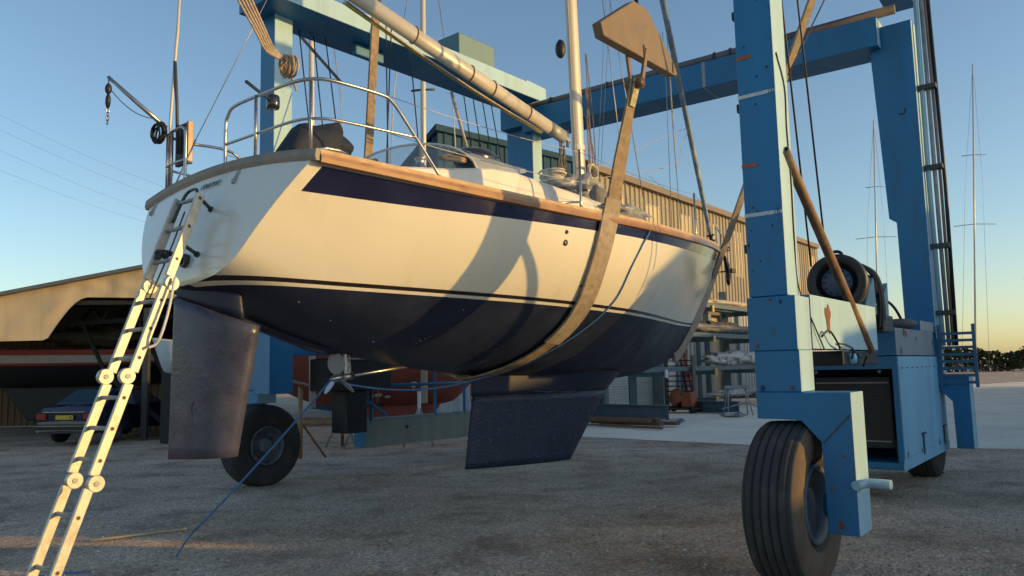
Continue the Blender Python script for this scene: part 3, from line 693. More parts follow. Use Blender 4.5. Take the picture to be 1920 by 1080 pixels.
# kicker, lines dropping from the gooseneck to the deck
mb = MB(); random.seed(3)
for k in range(10):
    a = pl(1056 + random.uniform(-8, 6), 262 + random.uniform(0, 20), 0.05); b = pl(1052 + random.uniform(-9, 12), 335, 0.1)
    mb.tube(crv([a, a.lerp(b, .5) + E1 * random.uniform(-.06, .04), b], 5), random.choice((0.006, 0.009, 0.011)), 5)
mb.build('halyard_tails', mat('dark halyards', (0.1, 0.1, 0.1), 0.8, var=0.6, vs=15), MAST)
mb = MB()
for k in range(7):
    a = pl(1098 + random.uniform(-3, 3), 78 + 150 * random.random(), 0.1); b = pl(1106 + random.uniform(-5, 14), 335, 0.12)
    mb.tube(crv([a, a.lerp(b, .6) + E1 * random.uniform(-.02, .05), b], 5), 0.007, 5)
mb.build('halyard_tails', ROPEBR, MAST)
mb = MB(); mb.tube([MT(5.3) + E1 * .1, MT(3.9) + E1 * .13], 0.02, 8); mb.build('halyard_conduit', GALV, MAST)
RIG = []
def wire(name, pts, r=0.004, m=WIRE): 
    mb = MB(); mb.tube([Vector(p) for p in pts], r, 6); return mb.build(name, m, ROOT)
def ext(p, q, k): return Vector(p) + (Vector(q) - Vector(p)) * k
for (u0, v0, u1, v1, l) in ((1206, 372, 1158, 87, 1.25), (1177, 390, 1139, 78, 1.2)):
    a = pl(u0, v0, l); b = pl(u1, v1, l - 0.15); wire('shroud', [a, ext(a, b, 1.6)], 0.005, SWIRE)
for (u0, v0, u1, v1, l) in ((1121, 310, 1132, 78, -1.1), (1127, 310, 1140, 78, -1.15)):
    a = pl(u0, v0, l); b = pl(u1, v1, l + 0.1); wire('shroud', [a, ext(a, b, 1.5)], 0.004, SWIRE)
# furled forestay
a = bt(9.35, 0, 3.85); b = pl(1258, 78, 0.0); dd = (b - a)
mb = MB(); pts = [a + dd * f for f in (0.0, 0.05, 0.12, 0.4, 0.7, 1.0, 1.4)]; mb.tube(pts, [0.02, 0.03, 0.038, 0.042, 0.045, 0.05, 0.05], 10)
mb.build('furled_forestay', mat('grey blue sail cover', (0.14, 0.19, 0.24), 0.6, var=0.35, vs=9, col2=(0.4, 0.38, 0.33), lo=0.5, hi=0.65, c2s=5), ROOT)
mb = MB(); mb.lathe(a, dd.normalized(), [(-0.02, 0.02), (0.0, 0.07), (0.02, 0.07), (0.03, 0.03), (0.09, 0.03), (0.1, 0.07), (0.12, 0.07), (0.13, 0.02)], 16); mb.build('furling_drum', BLACK, ROOT)
for k in (-0.02, 0.02):
    wire('inner_stay', [bt(8.0, k * 4, 3.62), pl(1253 + 200 * k, 160, k * 4), pl(1246 + 200 * k, 60, k)], 0.005, SWIRE)
# stanchions, guard wires, bow pulpit
stn = [(2.9, 3.2), (6.05, 3.34)]
for t, z in stn:
    for side in (1, -1):
        B = smo(t, Bt) - 0.05; mb = MB(); mb.tube([bt(t, side * B, z), bt(t, side * B, z + 0.1), bt(t, side * B, z + 0.62)], [0.024, 0.013, 0.0125], 10); mb.build('stanchion', STEEL, ROOT)
mb = MB(); B = smo(2.9, Bt) - 0.05; mb.tube([bt(2.9, B, 3.3), bt(2.45, B - 0.02, 3.22)], 0.011, 8); mb.build('stanchion_brace', STEEL, ROOT)
for side in (1, -1):
    for h in (0.3, 0.6):
        P = [bt(0.7, side * 1.18, 3.24 + h)] + [bt(t, side * (smo(t, Bt) - 0.05), z + h) for t, z in stn] + [bt(8.6, side * 0.42, 3.62 + h)]
        pts = []
        for i in range(3): pts += sag(P[i], P[i+1], 0.03, 5)
        wire('guard_wire', pts, 0.003, SWIRE)
pu = [bt(8.5, 0.46, 3.6), bt(8.55, 0.44, 4.15), bt(8.9, 0.35, 4.22), bt(9.5, 0.2, 4.25), bt(9.75, 0.0, 4.25), bt(9.5, -0.2, 4.25), bt(8.9, -0.35, 4.22), bt(8.55, -0.44, 4.15), bt(8.5, -0.46, 3.6)]
pipe('bow_pulpit', pu[:1] + pu[1:2] + pu[-2:-1] + pu[-1:] if False else [bt(8.5, 0.46, 3.6), bt(8.52, 0.45, 3.9), bt(8.62, 0.42, 3.94), bt(9.2, 0.24, 3.92), bt(9.4, 0.15, 3.88), bt(9.45, 0.12, 3.68)], 0.0125)
pipe('bow_pulpit', [bt(8.5, -0.46, 3.6), bt(8.52, -0.45, 3.9), bt(8.62, -0.42, 3.94), bt(9.2, -0.24, 3.92), bt(9.4, -0.15, 3.88), bt(9.45, -0.12, 3.68)], 0.0125)
mb = MB(); mb.beam(bt(9.3, 0, 3.74), bt(9.98, 0, 3.78), 0.1, 0.05, 0.01); mb.lathe(bt(9.95, 0, 3.78), E2, [(-0.06, 0.045), (0, 0.03), (0.06, 0.045)], 14); mb.build('bow_roller', STEEL, ROOT)
# anchor stowed on the roller
mb = MB(); mb.prism([bt(9.86, 0.03, 3.66), bt(10.02, 0.03, 3.52), bt(10.06, 0.03, 3.3), bt(10.0, 0.03, 3.12), bt(9.96, 0.03, 3.2), bt(9.98, 0.03, 3.36), bt(9.9, 0.03, 3.52)], E2 * -0.06, 0.01); mb.build('bow_anchor', BLACK, ROOT)
# white topping lines over the foredeck
wire('signal_halyard', crv([pl(1108, 336, 0.3), pl(1200, 322, 0.4), pl(1266, 308, 0.4), pl(1278, 270, 0.3), pl(1284, 242, 0.2), pl(1170, 292, 0.1)], 6), 0.004, ROPEW)
wire('lazy_line', sag(pl(1170, 294, 0.2), pl(1100, 320, 0.1), 0.0), 0.004, ROPEW)
wire('foredeck_line', sag(pl(1213, 326, 1.2), pl(1316, 374, 0.2), 0.12), 0.004, SWIRE)
for (u0, v0, u1, v1, l) in ((646, 165, 1000, 275, 1.25),):
    pass
# bent mast prop behind windscreen and white boot at its foot
a = pl(846, 172, -0.3); b = pl(878, 286, -0.3); wire('boom_prop', [a, b], 0.02, mat('pale strut', (0.4, 0.37, 0.32), 0.5)).location
mb = MB(); mb.prism([pl(866, 288, -0.28), pl(880, 282, -0.28), pl(884, 296, -0.28), pl(876, 312, -0.28), pl(868, 306, -0.28)], E2 * 0.1, 0.01); mb.build('strut_boot', mat('white cloth', (0.62, 0.58, 0.52), 0.8, var=0.2), ROOT)
# topside line hanging over the side
# ------------------------------------------------------------------ loose things on the yacht
def coil(name, c, r, tubr, turns, m, label, cat='rope', ax=None, sq=0.7, jit=0.25, grp=None):
    mb = MB(); ax = (ax or Z).normalized(); a = ax.cross(Vector((0.3, 1, 0.2))).normalized(); b = ax.cross(a); pts = []
    for i in range(turns * 14):
        th = 2*pi*i/14; k = 1 + jit * noise.noise(Vector((i * 0.21, r * 9, c.x)))
        pts.append(Vector(c) + a * cos(th) * r * k + b * sin(th) * r * sq * k + ax * (tubr * 1.5 * (i / 14 - turns / 2) * 0.7 + 0.03 * noise.noise(Vector((i * .13, 5, c.y)))))
    mb.tube(pts, tubr, 6); return solo(mb, name, m, label, cat, grp, c)
coil('rope_coil', pl(540, 125, 0.3), 0.075, 0.011, 7, mat('buff rope', (0.4, 0.29, 0.19), 0.9, var=0.5, vs=30), 'buff rope coil knotted above the stern rail next to the blue leg', ax=E1 + E2 * .3, sq=1.5, jit=0.6)
mb = MB()
for k in range(5):
    p0 = pl(480 + 3 * k, 60 - 4 * k, 0.3); p1 = pl(500 + 3 * k, 96 - 2 * k, 0.3); p2 = pl(536, 118, 0.3); mb.tube(crv([ext(p1, p0, 3), p0, p1, p2, pl(548 + 2 * k, 150 + 5 * k, 0.3)], 5), 0.01, 6)
solo(mb, 'rope_bundle', mat('tan rope', (0.42, 0.34, 0.26), 0.9, var=0.4, vs=40), 'bundle of tan mainsheet ropes slanting down to the stern rail from the upper left', 'rope', loc=pl(500, 96, 0.3))
coil('rope_coil', pl(296, 250, -1.06), 0.085, 0.009, 6, mat('black rope', (0.015, 0.015, 0.018), 0.8), 'black rope coil hanging from the foot of the davit arm', ax=E1, sq=1.25, jit=0.5)
coil('rope_coil', pl(936, 316, 0.6), 0.09, 0.012, 6, ROPEW, 'pale rope coil piled on the cabin top left of the mast', sq=0.8, jit=0.5, ax=E2 + Z)
coil('rope_coil', pl(1036, 330, 0.55), 0.13, 0.013, 8, mat('white coiled rope', (0.52, 0.49, 0.42), 0.9, var=0.4, vs=20), 'thick white rope coil at the foot of the mast', jit=0.35, sq=0.8)
coil('rope_coil', pl(1112, 322, 0.2), 0.1, 0.008, 5, mat('cream rope', (0.6, 0.56, 0.5), 0.9), 'loose thin cream rope coil beside the mast', ax=E2, jit=0.5, sq=1.0)
mb = MB(); q = pl(1085, 352, 0.62)
mb.blob(q, 0.42, 0.2, 0.13, 26, 16, 0.7, 2.6, 1.0, E1, E2); solo(mb, 'plastic_sheet', PLASTIC, 'crumpled clear plastic sheet bundled on the cabin top by the mast', 'plastic sheet', loc=q)
mb = MB(); q = pl(1175, 396, 1.12); mb.blob(q, 0.45, 0.1, 0.06, 26, 12, 0.8, 3, 4.0, E1, E2); solo(mb, 'plastic_sheet', PLASTIC, 'crumpled plastic strip on the side deck behind the broad sling', 'plastic sheet', loc=q)
mb = MB(); q = pl(1122, 368, 0.95); mb.blob(q, 0.13, 0.08, 0.12, 18, 10, 0.4, 2, 7.0, E1, E2); solo(mb, 'canvas_bag', mat('grey bag', (0.16, 0.16, 0.17), 0.7, var=0.3), 'grey canvas bag on the deck just left of the broad sling', 'bag', loc=q)
# chain hoist hanging from the davit tip
tip = pl(204, 148, -1.24); mb = MB(); T = thing('chain_hoist', tip, 'black rope block hoist with chain hanging from the davit tip', 'hoist')
for dz, r, h in ((0.09, 0.028, 0.05), (0.2, 0.022, 0.07)):
    mb = MB(); c = tip - Z * dz; mb.blob(c, r, r, h, 12, 8, 0.1); mb.build('pulley_block', BLACK, T)
mb = MB(); mb.tube([tip + Z * .01, tip - Z * 0.05], 0.005, 6)
for dx in (-0.016, 0.0, 0.016): mb.tube([tip - Z * 0.11 + E2 * dx, tip - Z * 0.17 + E2 * dx * .7], 0.0035, 5)
mb.build('fall_rope', WIRE, T)
mb = MB()
for k in range(4):
    c = tip - Z * (0.285 + 0.035 * k); ax_ = E2 if k % 2 else E1
    mb.tube([c + ax_ * (0.013 * cos(2*pi*j/10)) + Z * (0.022 * sin(2*pi*j/10)) for j in range(10)], 0.0045, 5, closed=True)
mb.build('chain', STEEL, T)
mb = MB(); mb.tube(sag(tip - Z * 0.07, pl(285, 222, -1.06), 0.06), 0.004, 5); tag(mb.build('davit_line', WIRE, T))

# ================================================================== SLINGS
def hull_girth(t, side, z):                      # hull half-breadth near a given station
    s = max(0.0, min(1.0, t / 9.3)); return hullpt(s, z, side)
def strap(path, wid_dir, wid, th, mb):
    """flat belt along path, width along wid_dir"""
    rows = []
    for i, p in enumerate(path):
        d = (path[min(i + 1, len(path) - 1)] - path[max(i - 1, 0)]).normalized(); wd = Vector(wid_dir[i] if isinstance(wid_dir, list) else wid_dir); wd = (wd - d * wd.dot(d)).normalized(); nn = d.cross(wd)
        w_ = wid[i] if isinstance(wid, list) else wid
        rows.append([p - wd * w_ / 2 - nn * th / 2, p + wd * w_ / 2 - nn * th / 2, p + wd * w_ / 2 + nn * th / 2, p - wd * w_ / 2 + nn * th / 2])
    V = mb.grid(rows, closeu=True, smooth=False); mb.face(V[0]); mb.face(V[-1])
def girth_path(tfun, n=18, off=0.02):
    """starboard half of a belt round the hull: from deck edge to keel line; tfun(z) gives the station"""
    out = []
    for i in range(n + 1):
        f = i / n; z = 3.2 - (3.2 - 1.52) * f ** 1.0
        t = tfun(z); s = solve_s(t, z); tt, B, zz = hullpt(s, z)
        out.append(bt(t, B + off * (1 - f) , zz - off * f))
    return out
# broad aft-of-mast sling: eye at the plate, down to the deck edge, round the bilge to the keel
top = pl(1190, 150, 1.95)
gk = [hullhit(u, v) for u, v in ((1141, 398), (1134, 432), (1125, 470), (1113, 510), (1100, 548), (1084, 580), (1062, 610), (1030, 640), (985, 669), (940, 690))]
gp = [p + E2 * 0.03 - Z * 0.012 * (i / 9) for i, p in enumerate(crv(gk, 2))] + [bt(2.88, 0.12, 1.61), bt(2.85, 0, 1.605)]
edge = gp[0]; up = [top.lerp(edge, f) for f in [i / 10 for i in range(10)]]
up = [p for p in up if p.z > 3.3]
T = thing('lifting_sling', edge, 'broad tan webbing sling hanging from the brown plate and passing under the hull', 'lifting sling', 'lifting slings under the yacht')
mb = MB(); P = crv([up[0], up[len(up)//2], up[-1]], 4); strap(P, E1, [0.12 + 0.1 * min(1, i / 5) for i in range(len(P))], 0.022, mb); mb.build('sling_leg', SLING, T)
kk = [i for i, p in enumerate(gp) if p.z < 1.97][0]
A = [up[-1]] + gp[:kk + 1]; mb = MB(); strap(A, E1, 0.28, 0.025, mb); mb.build('sling_sleeve', SLINGP, T)
mb = MB(); strap(gp[kk:], E1, 0.2, 0.018, mb)
mb.build('sling_strap', SLING, T)
port = []
for i in range(12):
    z = 3.2 - (3.2 - 1.66) * i / 11; t = lin(z, [(1.66, 2.7), (2.0, 2.3), (2.6, 1.7), (3.2, 1.3)]); s_ = solve_s(t, z); b_ = hullpt(s_, z); port.append(bt(t, -b_[1] - 0.02, z))
pe = pl(690, 300, -1.42); pt_ = pl(702, 78, -1.75)
mb = MB(); strap([pt_ + (pt_ - pe) * 0.8, pt_, pe] + port[1:] + [bt(2.84, 0, 1.605)], E1, 0.12, 0.03, mb); mb.build('sling_strap', SLING, T)
for k in (-1, 1):
    mb = MB(); c = top + E1 * 0.03; mb.beam(c + E2 * 0.05 * k - Z * 0.08, pl(1194 + 10 * k, 95, 1.95) + E2 * 0.05 * k, 0.03, 0.055, 0.008); mb.build('shackle_link', PLATE, T)
mb = MB(); c = top - Z * 0.04; mb.lathe(c - E2 * 0.09, E2, [(0, 0), (0, 0.05), (0.18, 0.05), (0.18, 0)], 16); mb.build('shackle_pin', mat('brown pin', (0.1, 0.06, 0.04), 0.5), T)
mb = MB(); strap([top + E2 * .03, top.lerp(edge, .10) + E2 * .03, top.lerp(edge, .2) + E2 * .02], E1, 0.1, 0.02, mb); mb.build('sling_label', mat('label cloth', (0.42, 0.4, 0.24), 0.8, var=0.5, vs=18), T)
# bow sling
tz2 = [(1.7, 7.75), (2.0, 8.1), (2.4, 8.55), (2.9, 9.0), (3.3, 9.3)]
T = thing('lifting_sling', bt(9, 0.3, 3), 'narrow pale webbing sling round the bow of the yacht', 'lifting sling', 'lifting slings under the yacht')
def s2(side):
    out = []
    for i in range(11):
        z = 3.2 - 1.45 * i / 10; t = lin(z, tz2) - 0.12; s = solve_s(t, z); tt, B, zz = hullpt(s, z); out.append(bt(t, side * (B + 0.02), zz - 0.01 * i / 10))
    return out
P = s2(1); Q = s2(-1); topb = at(1400, 345, 11.4)
mb = MB(); strap([topb + (topb - P[0]) * 1.6, topb, topb.lerp(P[0], .5), P[0]] + P[1:], E1, 0.15, 0.03, mb); mb.build('sling_strap', SLINGP, T)
mb = MB(); tq = bt((topb - BO).dot(E1), -(topb - BO).dot(E2), topb.z); strap(Q, E1, 0.15, 0.03, mb); mb.build('sling_strap', SLINGP, T)
# lifting plate over the broad sling
mb = MB(); a = pl(1150, 84, 1.95); b = pl(1256, 143, 1.95); d = (b - a).normalized(); ap_ = a.lerp(b, 0.42) + Z * 0.55
pts = [a - d * 0.25, a - d * 0.3 + Z * 0.12, ap_ - d * 0.14, ap_ + d * 0.14, b + d * 0.02 + Z * 0.13, b + d * 0.1 + Z * 0.02, b + d * 0.03]
PLT = thing('lifting_plate', a.lerp(b, .5), 'triangular brown steel lifting plate above the broad sling', 'lifting plate')
mb.prism([p - E2 * 0.05 for p in pts], E2 * 0.1, 0.01); mb.build('plate_body', PLATE, PLT)
for f in (0.44, 0.98):
    mb = MB(); c = a.lerp(b, f) + Z * 0.08 + E2 * 0.052; mb.obox(c, d, E2, Z, 0.016, 0.004, 0.06); mb.build('plate_slot', BLACK, PLT)
mb = MB(); mb.tube([ap_ + Z * -0.05, ap_ + Z * 2.2], 0.02, 8); mb.build('hoist_wire', WIRE, PLT)
mb = MB(); q = b + Z * -0.01; mb.tube(crv([q, q - Z * .5 + E1 * .02, q - Z * 1.0 + E1 * .05], 4), 0.007, 6); mb.build('tag_line', ROPEW, PLT)

# ================================================================== TRAVEL LIFT
LIFT = thing('travel_lift', Vector((1.5, 9.5, 0)), 'blue travelling boat hoist with four legs on large black tyres', 'boat lift')
Nc = Vector((2.12, 6.22, 0)); Lc = Vector((-3.53, 11.41, 0)); LW_ = Vector((-3.98, 12.3, 0)); Cc = Vector((0.33, 15.92, 0)); Rc = Vector((6.14, 11.61, 0))
def tyre(c, brown_side=False, r=0.63, wd=0.42):
    """rolling along E1, axle along E2; wheel > tyre, rim"""
    c = Vector((c.x, c.y, r - 0.02))
    h = wd / 2; g = []
    prof = [(-h * 0.62, r * 0.46), (-h * 0.9, r * 0.56), (-h, r * 0.74), (-h * 0.97, r * 0.88), (-h * 0.86, r * 0.955), (-h * 0.78, r * 0.975)]
    ribs = 5
    for k in range(ribs):
        x0 = -h * 0.74 + k * (h * 1.48 / ribs); x1 = x0 + h * 1.48 / ribs - 0.012; cr = lambda x: r * (1 - 0.022 * (x / h) ** 2)
        prof += [(x0, cr(x0) - 0.016), (x0 + 0.004, cr(x0)), (x1 - 0.004, cr(x1)), (x1, cr(x1) - 0.016)]
    prof += [(h * 0.78, r * 0.975), (h * 0.86, r * 0.955), (h * 0.97, r * 0.88), (h, r * 0.74), (h * 0.9, r * 0.56), (h * 0.62, r * 0.46)]
    mb = MB(); mb.lathe(c, E2, prof, 56)
    if brown_side:
        mb.bm.faces.ensure_lookup_table()
        for f in mb.bm.faces:
            if (f.calc_center_median() - c).dot(E2) > h * 0.9: f.material_index = 1  # outward sidewall takes the browner rubber
    W = mb.build('tyre', [RUBBER, RUBBERM], LIFT)
    for sd in ((1, -1) if False else (1,)):
        mb = MB(); mb.lathe(c, E2 * sd, [(h * 0.62, r * 0.47), (h * 0.86, r * 0.475), (h * 0.88, r * 0.44), (h * 0.5, r * 0.42), (h * 0.1, r * 0.4), (h * 0.05, r * 0.2), (h * 0.55, r * 0.19), (h * 0.6, r * 0.15), (h * 0.62, 0)], 32)
        rim = mb.build('rim', mat('blue grey rim', (0.12, 0.15, 0.18), 0.5, var=0.3, vs=6), W)
        for k in range(10):
            mb = MB(); a = 2*pi*k/10; d = E1 * cos(a) + Z * sin(a); mb.lathe(c + E2 * sd * h * 0.04 + d * r * 0.29, E2 * sd, [(0, 0.018), (0.02, 0.018), (0.024, 0)], 6)
            mb.build('wheel_nut', DKGREY, W)
    return W
def lbx(name, o, a0, a1, b0, b1, z0, z1, bev=0.008, m=BLUE, faded=FADED, parent=LIFT, **k):
    mb = MB(); mb.lbox(o, a0, a1, b0, b1, z0, z1, bev, **k); return mb.build(name, m, parent, faded=faded)
# --- near right leg and its single-sided fork
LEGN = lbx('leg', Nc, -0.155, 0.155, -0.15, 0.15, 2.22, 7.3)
lbx('leg_sleeve', Nc, -0.172, 0.215, -0.17, 0.17, 1.79, 2.215)
lbx('leg_foot', Nc, -0.135, 0.22, -0.16, 0.16, 1.468, 1.79)
mb = MB(); o = Nc - E1 * 0.17
poly = [(-0.135, 1.262), (-0.135, 1.466), (0.575, 1.466), (0.575, 0.43), (0.355, 0.43), (0.355, 1.1), (0.21, 1.262)]
mb.prism([o + E2 * a + Z * z for a, z in poly], E1 * 0.34, 0.008); mb.build('wheel_fork', BLUE, LIFT, faded=FADED)
mb = MB(); mb.beam(o + E2 * 0.36 + Z * 1.09 - E1 * .002, o + E2 * 0.56 + Z * 1.30 - E1 * .002, 0.004, 0.012); mb.build('weld_seam', DKGREY, LIFT)
mb = MB(); q = Nc + E2 * 0.578 + Z * 0.80 - E1 * .05; mb.tube([q - E1 * 0.16, q + E1 * 0.02 + E2 * .05, q + E2 * 0.2 + E1 * .0], 0.035, 12); mb.build('axle_pin', FADED, LIFT)
mb = MB(); q = Nc + E2 * 0.3 + Z * 0.61; mb.tube([q, q + E2 * 0.12], 0.09, 16); mb.build('axle_hub', BLUE, LIFT)
tyre(Nc + E2 * 0.06, True)
# paint marks on the near leg
fr = Nc - E1 * 0.153
for z, m, a0, a1 in ((3.86, WHITEP, -0.155, 0.10), (2.87, WHITEP, -0.155, 0.09), (4.19, ORANGE, -0.15, -0.02), (3.28, ORANGE, -0.155, -0.03)):
    mb = MB(); mb.lbox(fr, a0, a1, -0.002, 0.002, z, z + 0.03); mb.build('height_mark', m, LEGN)
    if m is WHITEP:
        for k, wd_ in ((0.0, 0.012), (0.022, 0.006), (0.036, 0.014)):
            mb = MB(); mb.lbox(fr, a1 + 0.008 + k, a1 + 0.008 + k + wd_, -0.002, 0.002, z + 0.004, z + 0.028); mb.build('height_mark', WHITEP, LEGN)
text('leg_number', '3', 0.11, Nc - E1 * 0.172 + E2 * 0.0 + Z * 1.90, E2, Z, mat('faint grey lettering', (0.09, 0.17, 0.24), 0.6), LIFT, 0.001)
mb = MB(); x = Nc + E2 * 0.161
mb.tube(crv([x + Z * 4.2 - E1 * .1, x + Z * 3.95 + E1 * .06, x + Z * 3.6 + E1 * .05, x + Z * 3.2 + E1 * .08, x + Z * 2.7 + E1 * .07, x + Z * 2.3 + E1 * .1, Nc + E2 * .23 + Z * 2.0 + E1 * .2, Nc + E2 * .24 + Z * 1.8 + E1 * .4], 5), 0.006, 6); mb.build('cable', BLACK, LIFT)
for z in (2.62, 3.8, 4.6):
    mb = MB(); q = Nc - E2 * 0.155 + Z * z - E1 * .1; mb.obox(q - E2 * 0.012, E2, E1, Z, 0.015, 0.03, 0.035, 0.004); mb.build('bracket', BLACK, LIFT)
random.seed(31)
def rustmark(c, ax, nn, r, m=RUST, nm='rust_patch'):
    ax = ax.normalized(); up = nn.cross(ax).normalized(); mb = MB(); sd = random.random() * 9
    mb.prism([c + ax * (r * cos(a) * (1 + .5 * noise.noise(Vector((cos(a) * 1.5, sin(a) * 1.5, sd))))) + up * (r * 1.4 * sin(a) * (1 + .6 * noise.noise(Vector((cos(a) * 2, sin(a) * 2, sd + 5))))) for a in [2*pi*k/14 for k in range(14)]], nn * 0.0015)
    mb.build(nm, m, LIFT)
CHIP = mat('dark paint chip', (0.02, 0.05, 0.09), 0.7, var=0.3)
for k in range(16):
    z = random.uniform(2.4, 5.0); rustmark(Nc - E1 * 0.1505 + E2 * random.uniform(-.14, .14) + Z * z, E2, -E1, random.uniform(.004, .011), CHIP, 'paint_chip')
for a_, z, r in ((-.1, 1.83, .014), (.1, 2.17, .012), (.02, 2.19, .01), (.15, 1.5, .012), (-.08, 1.50, .015), (.45, .5, .02), (.5, 1.0, .01), (.4, .75, .008)):
    rustmark(Nc - E1 * 0.1725 + E2 * a_ + Z * z, E2, -E1, r, random.choice((RUST, CHIP)), 'paint_chip')
# --- left near leg
lbx('leg', Lc, -0.18, 0.18, -0.16, 0.16, 2.3, 7.3)
lbx('leg_foot', Lc, -0.2, 0.2, -0.2, 0.2, 1.42, 2.3, faded=None); lbx('leg_foot', LW_, -0.3, 0.45, -0.2, 0.2, 1.47, 2.2, faded=None)
mb = MB(); o = LW_ - E1 * 0.17
mb.prism([o - E2 * a + Z * z for a, z in poly], E1 * 0.34, 0.008); mb.build('wheel_fork', BLUE, LIFT, faded=FADED)
tyre(LW_)
# --- rear legs: wide tops tapering to the shoulder, narrow below
for o, w0, w1 in ((Cc, 0.34, 0.33), (Rc, 0.20, 0.305)):
    mb = MB()
    if o is Rc:
        poly2 = [(-0.2, 2.0), (-0.2, 3.78), (-0.24, 3.84), (-0.31, 3.86), (-0.42, 6.9), (0.2, 6.9), (0.2, 2.0)]
    else: poly2 = [(-0.2, 2.0), (-0.2, 3.78), (-0.31, 3.86), (-0.34, 7.0), (0.335, 7.0), (0.335, 3.86), (0.2, 3.78), (0.2, 2.0)]
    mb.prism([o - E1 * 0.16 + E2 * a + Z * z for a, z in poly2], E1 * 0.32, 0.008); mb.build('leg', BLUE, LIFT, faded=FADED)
    lbx('leg_foot', o, -0.22, 0.22, -0.2, 0.2, 1.32, 2.0)
    sg = 1 if o is Rc else -1
    mb = MB(); mb.prism([o - E1 * 0.17 + E2 * a * sg + Z * z for a, z in poly], E1 * 0.34, 0.008); mb.build('wheel_fork', BLUE, LIFT, faded=FADED)
    tyre(o + E2 * (-0.1 if o is Rc else -0.06))
# --- top beams
def girder(p, q, wd_, h, name, z0, faded=FADED):
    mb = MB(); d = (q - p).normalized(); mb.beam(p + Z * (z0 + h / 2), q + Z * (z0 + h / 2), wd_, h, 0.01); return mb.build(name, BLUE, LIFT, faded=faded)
dLC = (Cc - Lc).normalized(); dNR = (Rc - Nc).normalized(); dCR = (Rc - Cc).normalized()
sLC = dLC.cross(Z).normalized(); girder(Lc - dLC * 0.5 + sLC * .22, Cc - dLC * 0.3 + sLC * .22, 0.92, 0.3, 'top_side_beam', 7.13)
girder(Nc - dNR * 0.5, Rc + dNR * 0.4, 0.42, 0.6, 'top_side_beam', 7.3)
girder(Cc + dCR * 0.2, Rc - dCR * 0.25, 0.7, 0.47, 'top_cross_beam', 6.55)
girder(Cc - dCR * 0.35, Cc + dCR * 0.35, 0.72, 0.95, 'beam_knuckle', 6.7)
mb = MB(); s_ = dCR.cross(Z).normalized(); a = Cc + Z * 7.1 + s_ * 0.22; b = Rc + Z * 7.1 + s_ * 0.22
mb.tube([a, b], 0.075, 12); mb.build('beam_pipe', mat('dull grey pipe', (0.17, 0.15, 0.15), 0.55, 0.3, var=0.3), LIFT)
for f in (0.12, 0.3, 0.45, 0.6, 0.64, 0.8):
    mb = MB(); q = a.lerp(b, f); mb.tube([q + dCR * -0.02 , q + dCR * 0.02], 0.095, 12); mb.beam(q - Z * .05, q - Z * .16, 0.04, 0.04); mb.build('pipe_clamp', DKGREY, LIFT)
mb = MB(); q = Cc.lerp(Rc, 0.575) + Z * 6.79; mb.obox(q + s_ * 0.353, dCR, s_, Z, 0.03, 0.005, 0.23); mb.build('conduit_strip', mat('pale conduit', (0.3, 0.36, 0.4), 0.5), LIFT)
mb = MB(); q = Cc.lerp(Rc, 0.575) + Z * 6.546; mb.obox(q, dCR, s_, Z, 0.02, 0.33, 0.004); mb.build('conduit_strip', mat('pale conduit', (0.3, 0.36, 0.4), 0.5), LIFT)
# hand wire along the left top beam and trolley boxes riding on it
for h in (0.35,):
    p_, q_ = Lc.lerp(Cc, 0.35) + Z * (7.42 + h), Cc + Z * (7.42 + h); mb = MB(); mb.tube([p_, q_], 0.012, 6)
    for f in (0, 0.33, 0.66, 1): x = p_.lerp(q_, f); mb.tube([x, x - Z * (h + 0.02)], 0.014, 6)
    mb.build('handrail', DKGREY, LIFT)
TEAL = mat('teal trolley paint', (0.1, 0.2, 0.22), 0.5, var=0.2, vs=3)
for u, D, hw, hh in ((900, 14.1, 0.5, 0.26),):
    f = ((at(u, 100, D)) - Lc).dot(dLC); c = Lc + dLC * f + Z * (7.44 + hh); mb = MB(); sL = dLC.cross(Z).normalized()
    mb.obox(c + sL * 0.2, dLC, sL, Z, hw, 0.28, hh, 0.02); mb.obox(c + dLC * hw * .5 + Z * hh, dLC, sL, Z, 0.07, 0.1, 0.07, 0.02); mb.build('trolley', TEAL, LIFT)
mb = MB(); c = Lc + dLC * 1.6 + Z * 7.02; mb.obox(c + dLC.cross(Z).normalized() * 0.22, dLC, dLC.cross(Z).normalized(), Z, 0.3, 0.05, 0.1, 0.02); mb.build('trolley_motor', BLUE, LIFT)
# hoist wires dropping to the port-side slings
for u0, v0, u1, v1, D in ((771, 110, 791, 275, 12.2), (871, 182, 893, 285, 13.6), (889, 191, 912, 285, 13.8), (907, 198, 930, 285, 14.0), (924, 207, 946, 285, 14.2), (560, 40, 592, 270, 11.8), (588, 60, 616, 270, 12.0), (610, 60, 645, 275, 12.1), (724, 60, 728, 290, 11.8), (733, 60, 722, 290, 11.9)):
    mb = MB(); a = at(u0, v0, D); b = at(u1, v1, D - 1.0); mb.tube([ext(b, a, 1.15), b - Z * 0.6], 0.010, 6); mb.build('wire_rope', WIRE, LIFT)
# --- left side frame
girder(Lc, Cc, 0.3, 0.75, 'lower_side_beam', 1.98, None)
mb = MB(); sL = dLC.cross(Z).normalized(); q = Lc + dLC * 1.35 + sL * 0.1
